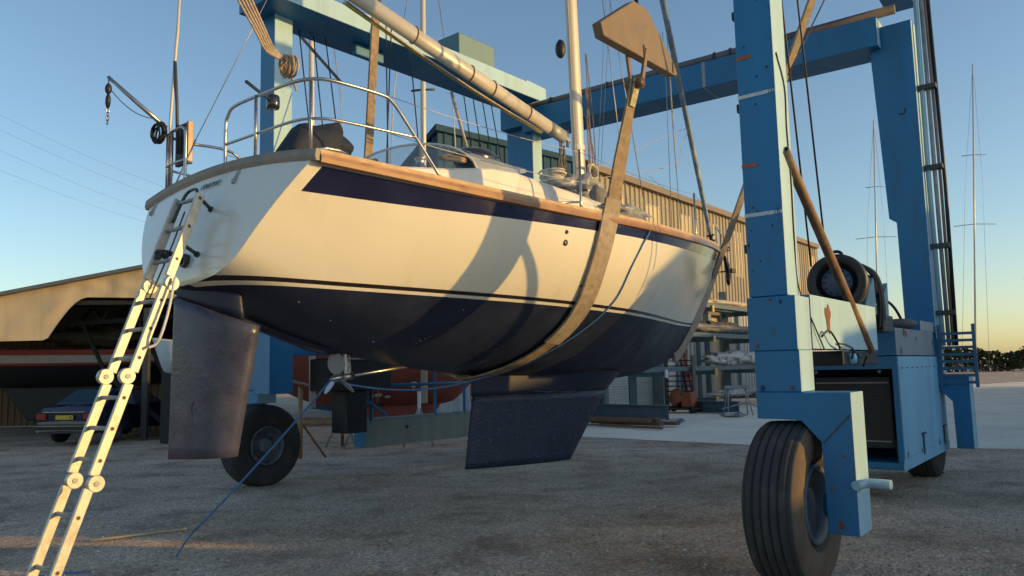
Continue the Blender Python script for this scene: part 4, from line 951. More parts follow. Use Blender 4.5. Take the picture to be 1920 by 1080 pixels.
# hydraulic tank slung under the left beam
mb.obox(q + Z * 1.68, dLC, sL, Z, 0.62, 0.25, 0.25, 0.02); mb.build('hydraulic_tank', BLACK, LIFT)
mb = MB(); mb.obox(q + dLC * -0.05 + Z * 1.1, dLC, sL, Z, 0.2, 0.2, 0.33, 0.02); mb.build('pump_housing', BLACK, LIFT)
mb = MB(); mb.lathe(q + sL * 0.25 - dLC * 0.46 + Z * 1.78, sL, [(0, 0.085), (0.03, 0.08), (0.035, 0)], 20); mb.build('tank_cap', GALV, LIFT)
mb = MB(); mb.tube([q + sL * 0.27 - dLC * 0.6 + Z * 1.915, q + sL * 0.27 + dLC * 0.6 + Z * 1.915], 0.014, 8); mb.build('tank_rail', GALV, LIFT)
# low walkway girder with its pipe frame
WG0 = at(685, 805, 12.75); WG0.z = 0; WG1 = WG0 + dLC * 4.4
mb = MB(); mb.obox((WG0 + WG1) / 2 - sL * 0.15 + Z * 0.7, dLC, sL, Z, 2.2, 0.15, 0.215, 0.006); mb.build('walkway_girder', BLUE, LIFT, faded=mat('green grey girder paint', (0.2, 0.25, 0.23), 0.7, var=0.25, vs=2, col2=(0.14, 0.17, 0.16), lo=0.45, hi=0.7, c2s=2, streak=True))
for f in (0.03, 0.36, 0.53, 0.97):
    mb = MB(); b = WG0 + dLC * 4.4 * f - sL * 0.02; mb.beam(b + Z * 0.91, b + Z * 1.97, 0.05, 0.05); mb.build('walkway_post', BLUE, LIFT)
mb = MB(); mb.tube([WG0 + Z * 1.48, WG1 + Z * 1.48], 0.028, 8); mb.build('walkway_rail', BLUE, LIFT)
mb = MB(); mb.beam(WG0 - dLC * 0.3 + Z * 1.45, WG0 + dLC * 0.45 + Z * 1.0, 0.04, 0.04); mb.build('walkway_brace', BLUE, LIFT)
mb = MB(); mb.obox(WG0 + dLC * 1.1 + Z * 0.925 - sL * 0.1, dLC, sL, Z, 0.95, 0.1, 0.025, 0.004); mb.obox(WG0 + dLC * 3.2 + Z * 0.925 - sL * 0.1, dLC, sL, Z, 1.0, 0.1, 0.025, 0.004); mb.build('walkway_tread', TRIM, LIFT)
for f in (0.9, 3.9, 2.5):
    mb = MB(); mb.lathe(WG0 + dLC * f + Z * (0.72 + 0.05 * sin(f * 9)), sL, [(0, 0.03), (0.012, 0.028), (0.014, 0)], 12); mb.build('walkway_bolt', BLACK, LIFT)
# --- right side frame: pale beam, winch, engine box
NB = Nc + E2 * 0.02
lbx('lower_side_beam', NB, 0.03, 0.2, 0.18, 2.25, 1.80, 2.24, 0.006)
mb = MB(); q = NB + E2 * 0.203 + E1 * 0.62 + Z * 2.08; mb.obox(q, E1, E2, Z, 0.05, 0.001, 0.09); mb.bm.verts.ensure_lookup_table()
mb2 = MB(); rr = [q + E1 * (0.07 * cos(a) * (1 + .3 * sin(3 * a))) + Z * (0.09 * sin(a) * (1 + .25 * cos(5 * a)) - (.05 if sin(a) < -.8 else 0)) for a in [2*pi*k/18 for k in range(18)]]
mb2.prism(rr, E2 * 0.002); mb.bm.free(); mb2.build('rust_patch', RUST, LIFT)
BR = Vector((4.63, 9.4, 0))
# engine housing: lower box open at the front
bw, bl = 1.25, 2.95
mb = MB()
mb.lbox(BR, -bw, 0, 0.03, 0.07, 0.40, 0.47); mb.lbox(BR, -bw, 0, 0.0, 0.08, 1.60, 1.75); mb.lbox(BR, -0.06, 0, 0.0, 0.08, 0.47, 1.60); mb.lbox(BR, -bw, -bw + 0.06, 0.0, 0.08, 0.47, 1.60)
mb.build('engine_box_frame', BLUE, LIFT)
mb = MB(); mb.lbox(BR, -bw, -0.012, 0.08, bl, 0.38, 0.47); mb.lbox(BR, -bw, -0.012, 0.08, bl, 1.70, 1.752); mb.lbox(BR, -bw, -bw + 0.03, 0.08, bl, 0.47, 1.70); mb.lbox(BR, -bw + .03, -0.03, bl - 0.04, bl, 0.47, 1.70); mb.build('engine_box', BLUE, LIFT)
for k in range(2):
    mb = MB(); b0 = 0.05 + k * 1.44; mb.lbox(BR, -0.012, 0.006, b0, b0 + 1.42, 0.52, 1.745, 0.005); DO = mb.build('engine_door', LBLUE, LIFT)
    mb = MB(); mb.lbox(BR, 0.006, 0.022, b0 + 1.05, b0 + 1.09, 0.48, 0.74); mb.lbox(BR, 0.006, 0.03, b0 + 1.0, b0 + 1.2, 0.735, 0.755); mb.build('door_latch', DKGREY, DO)
    mb = MB()
    for j in range(5): mb.lbox(BR, 0.006, 0.012, b0 + 0.1 + j * 0.3, b0 + 0.2 + j * 0.3, 1.60, 1.612)
    mb.build('door_hinge', RUST, DO)
mb = MB(); mb.lbox(BR, -0.01, 0.009, 0.0, bl, 0.38, 0.518, 0.004); mb.build('sill_plate', LBLUE, LIFT)
mb = MB(); mb.lbox(BR, -bw + 0.2, -0.14, 0.22, 0.30, 0.62, 1.50, 0.01); RAD = mb.build('radiator', mat('radiator core', (0.03, 0.03, 0.032), 0.6, var=0.2, vs=60), LIFT)
mb = MB()
for k in range(26): mb.lbox(BR, -bw + 0.22, -0.16, 0.212, 0.218, 0.66 + 0.03 * k, 0.668 + 0.03 * k)
mb.build('radiator_fins', DKGREY, RAD)
mb = MB(); mb.lbox(BR, -bw + .22, -0.16, 0.19, 0.21, 1.42, 1.437); mb.lbox(BR, -bw + .22, -0.16, 0.19, 0.21, 0.70, 0.715); mb.build('radiator_bar', GALV, RAD)
for a_ in (-0.98, -0.22): mb = MB(); mb.lathe(BR + E2 * a_ + E1 * .07 + Z * 1.57, -E1, [(0, 0.025), (0.03, 0.022), (0.035, 0)], 10); mb.build('bolt_cap', GALV, LIFT)
mb = MB(); mb.tube(crv([BR + E2 * -.1 + E1 * .1 + Z * .75, BR + E2 * -.09 + E1 * .09 + Z * .6, BR + E2 * -.08 + E1 * .12 + Z * .5], 4), 0.012, 6); mb.build('hose', BLACK, LIFT)
# upper box
for b_, z, r in ((.5, 2.06, .04), (.62, 2.04, .03), (1.2, 1.98, .02), (2.3, 1.95, .03), (.3, 1.82, .03)): rustmark(BR + E2 * 0.0 + E1 * b_ + Z * z, E1, E2, r)
for b_, z, r in ((.2, .56, .03), (1.0, .54, .02), (2.2, .55, .03), (2.7, 1.68, .02)): rustmark(BR + E2 * 0.008 + E1 * b_ + Z * z, E1, E2, r)
lbx('tank_box', BR, -0.55, -0.004, 0.04, 2.4, 1.76, 2.10, 0.006, faded=mat('worn grey box paint', (0.24, 0.29, 0.33), 0.6, var=0.2, vs=2, col2=(0.3, 0.2, 0.14), lo=0.62, hi=0.8, c2s=2.5, streak=True))
lbx('tank_box', BR, -0.5, -0.002, 1.55, 2.55, 2.10, 2.24, 0.006, faded=mat('pale box paint', (0.32, 0.37, 0.38), 0.6, var=0.2, vs=2, streak=True))
mb = MB(); q = BR + E1 * 0.95 + E2 * -0.14 + Z * 2.1; mb.lathe(q, Z, [(0, 0.1), (0.03, 0.2), (0.09, 0.22), (0.14, 0.14), (0.15, 0)], 18); mb.build('air_cleaner', mat('grey rubber cap', (0.1, 0.11, 0.11), 0.6), LIFT)
mb = MB(); mb.tube(crv([q + Z * .1 + E1 * .25, q + Z * .35 + E1 * .1 - E2 * .1, q + Z * 0.55 - E2 * .35], 6), 0.018, 8); mb.build('hose', BLACK, LIFT)
# hydraulic winch drum on the pale beam
WC = at(1569, 529, 8.35); wa = Vector((-0.5, -0.86, 0.02)).normalized(); WT = None
mb = MB(); mb.lathe(WC, wa, [(-0.75, 0.0), (-0.75, 0.24), (-0.68, 0.26), (-0.62, 0.24), (-0.3, 0.24), (-0.28, 0.30), (-0.03, 0.312), (0.015, 0.305), (0.03, 0.285), (0.03, 0.22), (0.0, 0.21), (-0.08, 0.2), (-0.1, 0.15)], 40)
WD = mb.build('winch_drum', mat('winch rubber black', (0.028, 0.032, 0.036), 0.5, var=0.3, vs=6), LIFT)
mb = MB(); mb.lathe(WC, wa, [(-0.09, 0.165), (-0.02, 0.16), (0.0, 0.15), (0.01, 0.0)], 32); mb.build('winch_hub', mat('blue grey hub', (0.05, 0.1, 0.17), 0.5, var=0.25, vs=9), WD)
mb = MB(); ua = wa.cross(Z).normalized(); ub = ua.cross(wa)
for k in range(12):
    a_ = 2*pi*k/12; mb.lathe(WC + wa * 0.004 + (ua * cos(a_) + ub * sin(a_)) * 0.13, wa, [(0, 0.01), (0.01, 0.01), (0.012, 0)], 6)
mb.build('hub_bolts', BLACK, WD)
for b_ in (-0.1, -0.62):
    mb = MB(); c = WC + wa * b_ + Z * 0.31; mb.tube([c + ua * (0.06 * cos(a_)) + Z * (0.05 * sin(a_) - .01) for a_ in [pi * k / 8 for k in range(9)]], 0.018, 8); mb.build('lifting_eye', BLACK, WD)
for k in range(5):
    mb = MB(); c = WC + wa * (-0.34 - 0.055 * k); mb.lathe(c, wa, [(-0.02, 0.25), (0, 0.27), (0.02, 0.25)], 28); mb.build('rope_winding', WIRE, WD)
for q_, D in ((((1638, 520), (1645, 590), (1619, 584), (1632, 534)), 8.55), (((1664, 530), (1668, 602), (1648, 592), (1655, 556)), 9.0)):
    mb = MB(); mb.prism([at(u, v, D) for u, v in q_], (E2 * -0.06 + E1 * 0.03), 0.005); mb.build('winch_guard', FADED, WD)
mb = MB(); mb.obox(WC - Z * 0.37 + wa * -0.35, E1, E2, Z, 0.42, 0.22, 0.07, 0.01); mb.build('winch_bed', DKGREY, LIFT)
mb = MB(); random.seed(5)
for k in range(6):
    o_ = k * 3.2
    pp = [(1600 + o_, 492 + k), (1622 + o_, 502 + k * 1.5), (1640 + o_ * .6, 524 + k), (1648 + o_ * .4, 552), (1650 + o_ * .5, 585), (1648 + o_ * .6, 618)]
    mb = MB(); mb.tube(crv([at(u, v, 8.75 + .05 * (k % 3)) for u, v in pp], 5), 0.019, 8); mb.build('hose', BLACK, WD)
mb = MB(); mb.lathe(at(1610, 545, 8.9), wa, [(-.3, 0), (-.3, .2), (-.25, .21), (.05, .21), (.1, .2), (.1, 0)], 32); mb.build('drum_casing', BLACK, WD)
mb = MB(); mb.obox(at(1645, 608, 9.0), E1, E2, Z, .25, .12, .1, .02); mb.build('manifold', DKGREY, WD)
# hoist ropes up from the winch
for u0, v0, u1, v1 in ((1474, 78, 1521, 500), (1504, 78, 1545, 445)):
    a = at(u0, v0, 7.6); b = at(u1, v1, 8.3); mb = MB(); mb.tube([ext(b, a, 2.2), b], 0.010, 6); mb.build('wire_rope', WIRE, LIFT)
mb = MB(); a = at(1508, 78, 7.8); b = at(1478, 140, 7.4); mb.tube([ext(b, a, 3), b], 0.008, 6); mb.build('wire_rope', WIRE, LIFT)
# clutter between the beam and the box
mb = MB(); random.seed(11)
for k in range(3):
    p0 = NB + E2 * 0.22 + E1 * (0.35 + 0.45 * k) + Z * (1.9 - .05 * k); mb.tube(crv([p0, p0 + E1 * .12 + Z * (.05 - .06 * k) + E2 * .03, p0 + E1 * .3 - Z * .05 + E2 * .04, p0 + E1 * (.5 - .1 * k) - Z * (.1 + .03 * k)], 4), 0.009, 6)
mb.build('hose', BLACK, LIFT)
mb = MB(); mb.lbox(NB, -0.1, 0.2, 1.0, 2.2, 1.66, 1.79, 0.01); mb.build('valve_block', BLACK, LIFT)
mb = MB(); mb.lathe(NB + E2 * .2 + E1 * 1.25 + Z * 1.72, E2, [(0, 0.05), (0.04, 0.045), (0.05, 0)], 14); mb.build('valve_cap', LBLUE, LIFT)
# service pipes and ladder strip up the outer rear leg
mb = None
for k, (a_, r, m) in enumerate(((0.26, 0.035, FADED), (0.33, 0.03, GALV), (0.38, 0.022, mat('brown hose', (0.22, 0.16, 0.12), 0.6)), (0.42, 0.028, BLACK))):
    mb = MB(); p_ = Rc + E2 * a_ + E1 * (0.02 * k); mb.tube([p_ + Z * 1.9, p_ + Z * 4.3 + E2 * .015 * (k - 1), p_ + Z * 7.3], r, 8); mb.build('service_pipe', m, LIFT)
for z in (2.35, 3.35, 4.55, 5.8):
    mb = MB(); mb.lbox(Rc, 0.2, 0.45, -0.06, 0.08, z, z + 0.07, 0.004); mb.build('pipe_clamp', DKGREY, LIFT)
mb = MB(); mb.lbox(Rc, 0.42, 0.66, -0.05, 0.0, 1.2, 1.95)
mb.bm.free(); mb = MB()
for k in range(8): mb.lbox(Rc, 0.24, 0.7, -0.2, -0.16, 1.35 + 0.1 * k, 1.39 + 0.1 * k)
mb.lbox(Rc, 0.22, 0.26, -0.21, -0.15, 1.3, 2.2); mb.lbox(Rc, 0.66, 0.7, -0.21, -0.15, 1.3, 2.2); mb.build('guard_grille', mat('blue grille', (0.05, 0.15, 0.26), 0.5), LIFT)
mb = MB(); mb.lathe(Rc - E1 * 0.165 + E2 * -0.02 + Z * 5.5, -E1, [(0, 0.06), (0.004, 0.06), (0.004, 0.045), (0, 0.045)], 14, a0=0.6, a1=3.8); mb.build('scuff_mark', BLACK, LIFT)

# ------------------------------------------------------------------ rusty tube leaning against the near leg
mb = MB(); a = at(1470, 281, 6.1); b = at(1632, 657, 7.6); d = (b - a).normalized()
mb.lathe(a, d, [(0.02, 0.0), (0.02, 0.033), (0.0, 0.033), (0.0, 0.041), (0.3, 0.041), ((b - a).length, 0.041), ((b - a).length, 0)], 18)
mb.bm.faces.ensure_lookup_table()
for f in mb.bm.faces:
    if (f.calc_center_median() - a).length < 0.045 and (f.calc_center_median() - a).dot(d) > 0.008: f.material_index = 1
solo(mb, 'steel_tube', [POLE, BLACK], 'open-ended rusty brown tube leaning beside the near blue leg', 'tube', loc=b)

# ================================================================== LADDER
LT_R = trpx(376, 364, 0.2)
_g = 0.36; _r = ray(150, 958)                       # ladder plane: t = tT - (zT - z) * _g
_a = _r.dot(E1) - _g * _r.z; _b = (EYEP - BO).dot(E1) - (LT_R - BO).dot(E1) + _g * (LT_R.z - EYE)
LB_R = EYEP + _r * (-_b / _a)
ld = (LT_R - LB_R).normalized(); k = LB_R.z / ld.z; LB_R = LB_R - ld * k
L_len = (LT_R - LB_R).length; rung = (E2 * -0.98 + E1 * -0.02).normalized(); LW = 0.30
LAD = thing('folding_ladder', LB_R, 'hinged aluminium ladder leaning against the white transom', 'ladder')
nrm = ld.cross(rung).normalized()
zt = [0.0, 0.80, 1.66, 2.46]                      # hinge heights
def _hz(v):                                        # height on the rail where it crosses an image row
    lo, hi = 0.0, L_len
    for _ in range(30):
        m = (lo + hi) / 2; d = LB_R + ld * m - EYEP
        if 540 - FPX * d.dot(UPV) / d.dot(FWD) > v: lo = m
        else: hi = m
    return m
hd = [0.0, _hz(905), _hz(708), _hz(528), L_len]
for sd in (0, 1):
    for i in range(4):
        p_ = LB_R + rung * LW * sd + ld * (hd[i] + (0.04 if i else 0)); q_ = LB_R + rung * LW * sd + ld * (hd[i+1] - (0.04 if i < 3 else 0))
        mb = MB(); mb.beam(p_, q_, 0.028, 0.066, 0.006, up=nrm.cross(ld) if False else nrm); 
        mb.build('ladder_rail', ALU, LAD)
    for i in (1, 2, 3):
        c = LB_R + rung * LW * sd + ld * hd[i] - nrm * (0.03 if i != 2 else -0.03)
        mb = MB(); mb.lathe(c - rung * 0.02, rung, [(0, 0), (0, 0.05), (0.004, 0.054), (0.036, 0.054), (0.04, 0.05), (0.04, 0)], 24, smooth=False)
        mb.build('hinge', ALU, LAD); mb = MB(); mb.lathe(c - rung * 0.026, rung, [(0, 0.0), (0, 0.018), (0.052, 0.018), (0.052, 0)], 12, smooth=False); mb.build('hinge_pin', GALV, LAD)
nr = 0
for i in range(4):
    for f in ((0.2, 0.5, 0.8) if i < 3 else (0.25, 0.62, 0.95)):
        c = LB_R + ld * (hd[i] + (hd[i+1] - hd[i]) * f)
        mb = MB(); mb.tube([c - rung * 0.016, c + rung * (LW + 0.016)], 0.015, 10); mb.build('rung', GALV, LAD)
        mb = MB(); mb.tube([c - rung * 0.0155, c - rung * 0.017], 0.011, 8); mb.build('rung_end', mat('dark rung hole', (0.12, 0.06, 0.02), 0.8), LAD)
for u, v, du, dv in ((395, 392, 0, 0), (368, 476, 0, 0)):
    q = trpx(u, v, 0.02); c = LB_R + ld * ((q - LB_R).dot(ld)); mb = MB(); mb.tube([c + nrm * 0.02, q], 0.014, 8); mb.tube([q, q + (q - c).normalized() * 0.015], 0.024, 10); mb.build('standoff_foot', DKGREY, LAD)
mb = MB(); c = LT_R + rung * LW * 0.5; mb.tube(crv([LT_R + rung * .04, LT_R + rung * 0.1 + ld * 0.06, LT_R + rung * 0.22 + ld * 0.03, LT_R + rung * 0.26 - ld * .2], 5), 0.012, 8); mb.build('top_hoop', DKGREY, LAD)
c0 = LB_R + ld * hd[3]; c1 = LT_R
mb = MB(); mb.tube(crv([LT_R + rung * .2 - ld * 0.1 - nrm * .03, c0.lerp(c1, .4) + rung * .22 - nrm * .04, c0 + rung * .25 - ld * .1 - nrm * .04], 5), 0.006, 6); mb.build('tie_line', DKGREY, LAD)
coil('rope_coil', c0.lerp(c1, .36) + rung * 0.26 + nrm * -0.02, 0.05, 0.01, 6, mat('dark green rope', (0.05, 0.06, 0.06), 0.9), 'dark rope knot tied round the left rail of the ladder', ax=ld, jit=0.6)
mb = MB(); p_ = at(328, 520, LT_R.y - 0.2); q_ = at(305, 640, LT_R.y - 0.35); r_ = at(278, 652, LT_R.y - 0.35)
mb.tube(crv([p_, p_.lerp(q_, .5), at(303, 625, LT_R.y - .33), at(292, 645, LT_R.y - .33), r_], 6), 0.01, 8); solo(mb, 'hand_line', mat('white line', (0.6, 0.58, 0.55), 0.7), 'white line hanging in a curve behind the ladder from the transom', 'rope', loc=q_)

# ================================================================== BLUE ROPE round the hull to the propeller and the ground
mb = MB(); pts = []
gp2 = [hullhit(u, v) + E2 * 0.012 - Z * 0.008 for u, v in ((1217, 430), (1204, 456), (1181, 502), (1160, 548), (1140, 575), (1105, 607), (1055, 642), (1000, 672), (950, 694))]
K = pl(884, 714, 0.14)
pts = [gp2[0] + Z * 0.12 - E2 * 0.05] + gp2 + [K] + sag(K, pl(620, 713, 0.0), 0.09, 8)[1:]
mb.tube(crv(pts, 3), 0.009, 6)
e = onz(335, 1040, 0.0); mb.tube(sag(pl(620, 713, 0.0), at(360, 1000, 7.4), 0.03, 8), 0.009, 6); g_ = at(360, 1000, 7.4)
mb.tube(crv([g_, g_ + (g_ - pl(620, 713, 0)) * 0.25, Vector((g_.x - .8, g_.y - 0.4, gz(g_.x - .8, g_.y - .4) + .01)), Vector((g_.x - 1.6, g_.y - .6, gz(g_.x - 1.6, g_.y - .6) + .01))], 5), 0.009, 6)
solo(mb, 'mooring_rope', ROPEB, 'long blue rope from the deck round the hull to the propeller and the gravel', 'rope', loc=g_)
mb = MB(); p_ = onz(290, 999, 0.03); q_ = onz(347, 992, 0.03); p_ = ext(q_, p_, 3); mb.tube([p_, q_], 0.014, 8); mb.blob(q_, 0.025, 0.02, 0.02, 8, 6, 0)
solo(mb, 'wooden_pole', mat('pale handle', (0.6, 0.48, 0.3), 0.6), 'thin pale wooden pole lying on the gravel at the bottom edge', 'pole', loc=p_)

# ================================================================== BUILDINGS
def wall_ribs(p, q, z0, z1, mats, pitch=0.33, depth=0.05, mpick=None, nrm_=None):
    """profiled sheet wall from p to q; returns MB with trapezoid ribs"""
    mb = MB(); d = q - p; L = d.length; d.normalize(); n = nrm_ or d.cross(Z).normalized(); x = 0.0; prof = []
    while x < L:
        prof += [(x, 0), (x + pitch * 0.55, 0), (x + pitch * 0.65, depth), (x + pitch * 0.9, depth)]; x += pitch
    prof.append((L, 0)); A = []; B = []
    for a_, h in prof: A.append(mb.bm.verts.new(p + d * a_ + n * h + Z * z0)); B.append(mb.bm.verts.new(p + d * a_ + n * h + Z * (z1(a_) if callable(z1) else z1)))
    for i in range(len(A) - 1):
        f = mb.face((A[i], A[i+1], B[i+1], B[i]))
        if f and mpick: f.material_index = mpick(prof[i][0])
    return mb
# slate building, shade put into its colour: corner towards the yard
DC = Vector((-2.45, 26.0, 0)); dR = Vector((0.746, 0.666, 0)).normalized(); dLf = Vector((-0.5, 0.866, 0)).normalized()
WH1 = thing('slate_warehouse', DC, 'slate clad building in shade-darkened colour with a sloping gable behind the windscreen', 'warehouse')
hz1 = 9.95
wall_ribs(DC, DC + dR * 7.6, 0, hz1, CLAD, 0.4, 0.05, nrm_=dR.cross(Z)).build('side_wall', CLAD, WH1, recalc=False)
gable = lambda a_: hz1 - a_ * 0.21
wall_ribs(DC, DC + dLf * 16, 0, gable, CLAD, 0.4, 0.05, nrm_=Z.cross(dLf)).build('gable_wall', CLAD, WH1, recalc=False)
mb = MB(); A = [DC + Z * hz1 + dR * -.15 - dLf * .15, DC + dR * 7.65 + Z * hz1 - dLf * .15, DC + dR * 7.65 + dLf * 16 + Z * gable(16), DC + dLf * 16 + Z * gable(16) - dR * .15]
mb.prism(A, Z * 0.22); mb.build('roof', mat('shade darkened roof edge', (0.035, 0.075, 0.11), 0.95, spec=0.05, var=0.1), WH1)  # roof edge darkened for shade like the walls
# tan warehouse along the right
TW0 = Vector((2.1, 29.75, 0)) - E1 * 1.0; TW1 = TW0 + E1 * 32.5
WH2 = thing('tan_warehouse', TW0, 'long tan clad warehouse with yellow rooflight strips behind the racks', 'warehouse')
strips = {1: 1, 4: 1, 7: 1, 10: 1, 13: 1, 16: 1, 19: 1}
n2 = E1.cross(Z).normalized()
def pick(a_):
    k = int(a_ / 2.1); return 0
zb = 4.6
rd0, rd1 = 13.2, 16.0
def ztop(a_): return 9.85
mbw = wall_ribs(TW0 + E1 * 2.6, TW1, zb, 9.85, TAN, 0.42, 0.06, nrm_=n2); mbw.build('upper_wall', TAN, WH2, recalc=False)
for a0, a1 in ((2.6, 3.0), (8.4, 13.2), (16.1, 32.5)):
    wall_ribs(TW0 + E1 * a0, TW0 + E1 * a1, 0, zb, TAN, 0.42, 0.06, nrm_=n2).build('lower_wall', mat('grey lower sheet', (0.36, 0.37, 0.35), 0.6, var=0.12), WH2, recalc=False)
for i in range(9):
    a_ = 4.3 + i * 3.3; mb = wall_ribs(TW0 + E1 * a_ + n2 * 0.012, TW0 + E1 * (a_ + 1.25) + n2 * 0.012, 6.6, 9.2, SKYLT, 0.42, 0.06, nrm_=n2); mb.build('rooflight_strip', SKYLT, WH2, recalc=False)
mb = MB(); mb.beam(TW0 + E1 * 2.4 + Z * 9.95 + n2 * 0.12, TW1 + Z * 9.95 + n2 * 0.12, 0.35, 0.28); mb.build('gutter', mat('brown gutter', (0.16, 0.12, 0.085), 0.6, var=0.15), WH2)
mb = MB(); mb.prism([TW0 + E1 * 2.4 + Z * 10.05, TW1 + Z * 10.05, TW1 - n2 * 14 + Z * 12.2, TW0 + E1 * 2.4 - n2 * 14 + Z * 12.2], Z * 0.1); mb.build('roof', SHEDROOF, WH2)
def rdoor(a0, a1, h, m, z0=0.0, inset=0.25):
    mb = MB(); n = int(h / 0.11)
    A = TW0 + E1 * a0 - n2 * inset; B = TW0 + E1 * a1 - n2 * inset
    rows = []
    for i in range(n + 1):
        z = z0 + h * i / n; rows += [[A + Z * z, B + Z * z], [A + Z * (z + 0.05) + n2 * 0.03, B + Z * (z + 0.05) + n2 * 0.03]]
    mb.grid(rows, smooth=False); D_ = mb.build('roller_door', m, WH2)
    for a_ in (a0, a1):
        mb = MB(); mb.obox(TW0 + E1 * a_ + Z * (z0 + h / 2), E1, n2, Z, 0.16, 0.3, h / 2); mb.build('door_jamb', TRIM, D_)
    mb = MB(); mb.obox(TW0 + E1 * ((a0 + a1) / 2) + Z * (z0 + h + 0.14), E1, n2, Z, (a1 - a0) / 2 + .16, 0.3, 0.14); mb.build('door_lintel', mat('brown lintel', (0.14, 0.1, 0.07), 0.7), D_)
rdoor(3.2, 8.2, 4.3, ROLLER)
rdoor(13.4, 15.9, 4.3, mat('tan roller door', (0.5, 0.38, 0.25), 0.6, var=0.1))
mb = MB(); mb.obox(TW0 + E1 * 9.2 + n2 * 0.05 + Z * 1.2, E1, n2, Z, 0.55, 0.06, 1.2, 0.01); mb.build('side_door', mat('white door', (0.7, 0.7, 0.68), 0.4, var=0.05), WH2)
for a_ in (8.45, 10.0, 12.5, 17.5, 21):
    mb = MB(); mb.obox(TW0 + E1 * a_ + n2 * 0.12 + Z * 2.3, E1, n2, Z, 0.22, 0.12, 2.3); mb.build('pilaster', mat('grey column', (0.2, 0.25, 0.28), 0.6, var=0.15), WH2)
for u, v, D in ((1393, 492, 44), (1706, 570, 60)):
    pass
for a_, z in ((14.9, 6.6), (24, 6.6)):
    mb = MB(); p_ = TW0 + E1 * a_ + n2 * 0.06 + Z * z; mb.tube([p_, p_ + n2 * 0.8], 0.04, 6); mb.obox(p_ + n2 * 0.9, E1, n2, Z, 0.25, 0.15, 0.1, 0.02); mb.build('wall_lamp', BLACK, WH2)

# ------------------------------------------------------------------ cantilever rack in front of the warehouse
RK0 = onz(1180, 787, 0.0) - E1 * 2.6; RKd = E1
RACK = thing('storage_rack', RK0, 'grey steel cantilever storage rack standing before the tan warehouse', 'storage rack')
RKn = E2
def rk(a_, b_, z): return RK0 + E1 * a_ + E2 * b_ + Z * z
RP = (5.0, 9.2, 13.4, 17.6)
for i, a_ in enumerate(RP):
    h = 1.75 if i == 0 else 5.0
    mb = MB(); mb.beam(rk(a_, -1.2, 0), rk(a_, -1.2, h), 0.3, 0.26, 0.01); mb.build('rack_post', RACKM, RACK)
    for z in ((1.45,) if i == 0 else (0.35, 1.45, 2.75, 3.95)):
        mb = MB(); mb.beam(rk(a_, -1.2, z), rk(a_, 0.15, z), 0.14, 0.2, 0.01); AR = mb.build('rack_arm', RACKM, RACK)
        mb = MB(); mb.obox(rk(a_, 0.17, z), E1, E2, Z, 0.08, 0.03, 0.14, 0.01); mb.build('end_cap', YELLOW if i else WHITEP, AR)
for z, a0 in ((1.42, -3.5), (2.72, 7.2), (3.9, 8.4)):
    for b_ in (0.05, -0.8):
        mb = MB(); mb.beam(rk(a0, b_, z + 0.18), rk(19, b_, z + 0.18), 0.13, 0.17, 0.008); mb.build('rack_beam', RACKM, RACK)
random.seed(21)
def load(label, a0, a1, z, h, m, seed, b_=-0.4, amp=0.5):
    c = rk((a0 + a1) / 2, b_, z + h * 0.8); mb = MB(); mb.blob(c, (a1 - a0) / 2, 0.45, h, 30, 12, amp, 3.0, seed, E1, E2); return solo(mb, 'wrapped_load', m, label, 'wrapped load', 'loads stored on the rack', c)
load('white and grey wrapped load on the middle rack shelf', 9.6, 16.5, 1.72, 0.32, WRAP, 1.3)
load('dark tarpaulin load on the upper middle rack shelf', 7.4, 14.5, 3.02, 0.26, DARKLOAD, 5.1)
load('pale plank load on the topmost rack shelf', 9.0, 16.0, 4.18, 0.16, mat('buff load', (0.5, 0.42, 0.32), 0.7, var=0.3), 9.7, amp=0.3)
load('low white load near the ground under the rack', 9.8, 17.0, 0.4, 0.16, WRAP, 12.7)
# steel joists on the ground
for nm, a_, b_, L_, lab in (('steel_joist', onz(1110, 783, 0), onz(1254, 788, 0), 0, 'blue grey steel joist lying before the white roller door'), ('steel_joist', onz(1296, 772, 0), onz(1386, 775, 0), 0, 'blue grey steel joist lying behind the orange barrow')):
    mb = MB(); h = 0.46 if 'door' in lab else 0.4; d = (b_ - a_).normalized(); s_ = d.cross(Z)
    p_ = a_; q_ = b_
    for zz, hh, ww in ((0.02, 0.03, 0.3), (h, 0.03, 0.3)): mb.beam(p_ + Z * zz, q_ + Z * zz, ww, hh)
    mb.beam(p_ + Z * (h / 2 + .01), q_ + Z * (h / 2 + .01), 0.04, h - 0.036); solo(mb, nm, mat('joist paint', (0.07, 0.1, 0.13), 0.6, var=0.25, vs=2), lab, 'steel joist', 'steel joists lying on the yard', p_)
mb = MB()
random.seed(8)
p_ = onz(1100, 794, 0); q_ = onz(1236, 799, 0)
for k in range(6):
    o_ = Vector((random.uniform(-.4, .4), random.uniform(-.45, .45), 0.08 + 0.1 * (k // 3))); mb.beam(p_ + o_, q_ + o_ + Vector((random.uniform(-.3, .3), 0, 0)), 0.22, 0.09)
mb.beam(p_ + Vector((.3, -1.0, 0.04)), onz(1242, 806, 0) + Z * .04, 0.08, 0.06)
solo(mb, 'timber_stack', TIMBER, 'low stack of dark brown timbers in front of the blue grey joist', 'timber stack', loc=p_)
for k, (u, v, m_, lab) in enumerate(((1226, 791, WRAP, 'white scrap sheet lying at the end of the timber stack'), (1270, 790, WRAP, 'small white scrap piece on the concrete right of the timbers'), (1375, 779, WRAP, 'white scrap pipe lying on the concrete by the trestle'))):
    q = onz(u, v, 0.04); mb = MB(); mb.blob(q + Z * .03, 0.45 if k != 1 else .25, 0.12, 0.08, 14, 8, 0.5, 3, k, E2, E1); solo(mb, 'scrap_piece', m_, lab, 'scrap', loc=q)
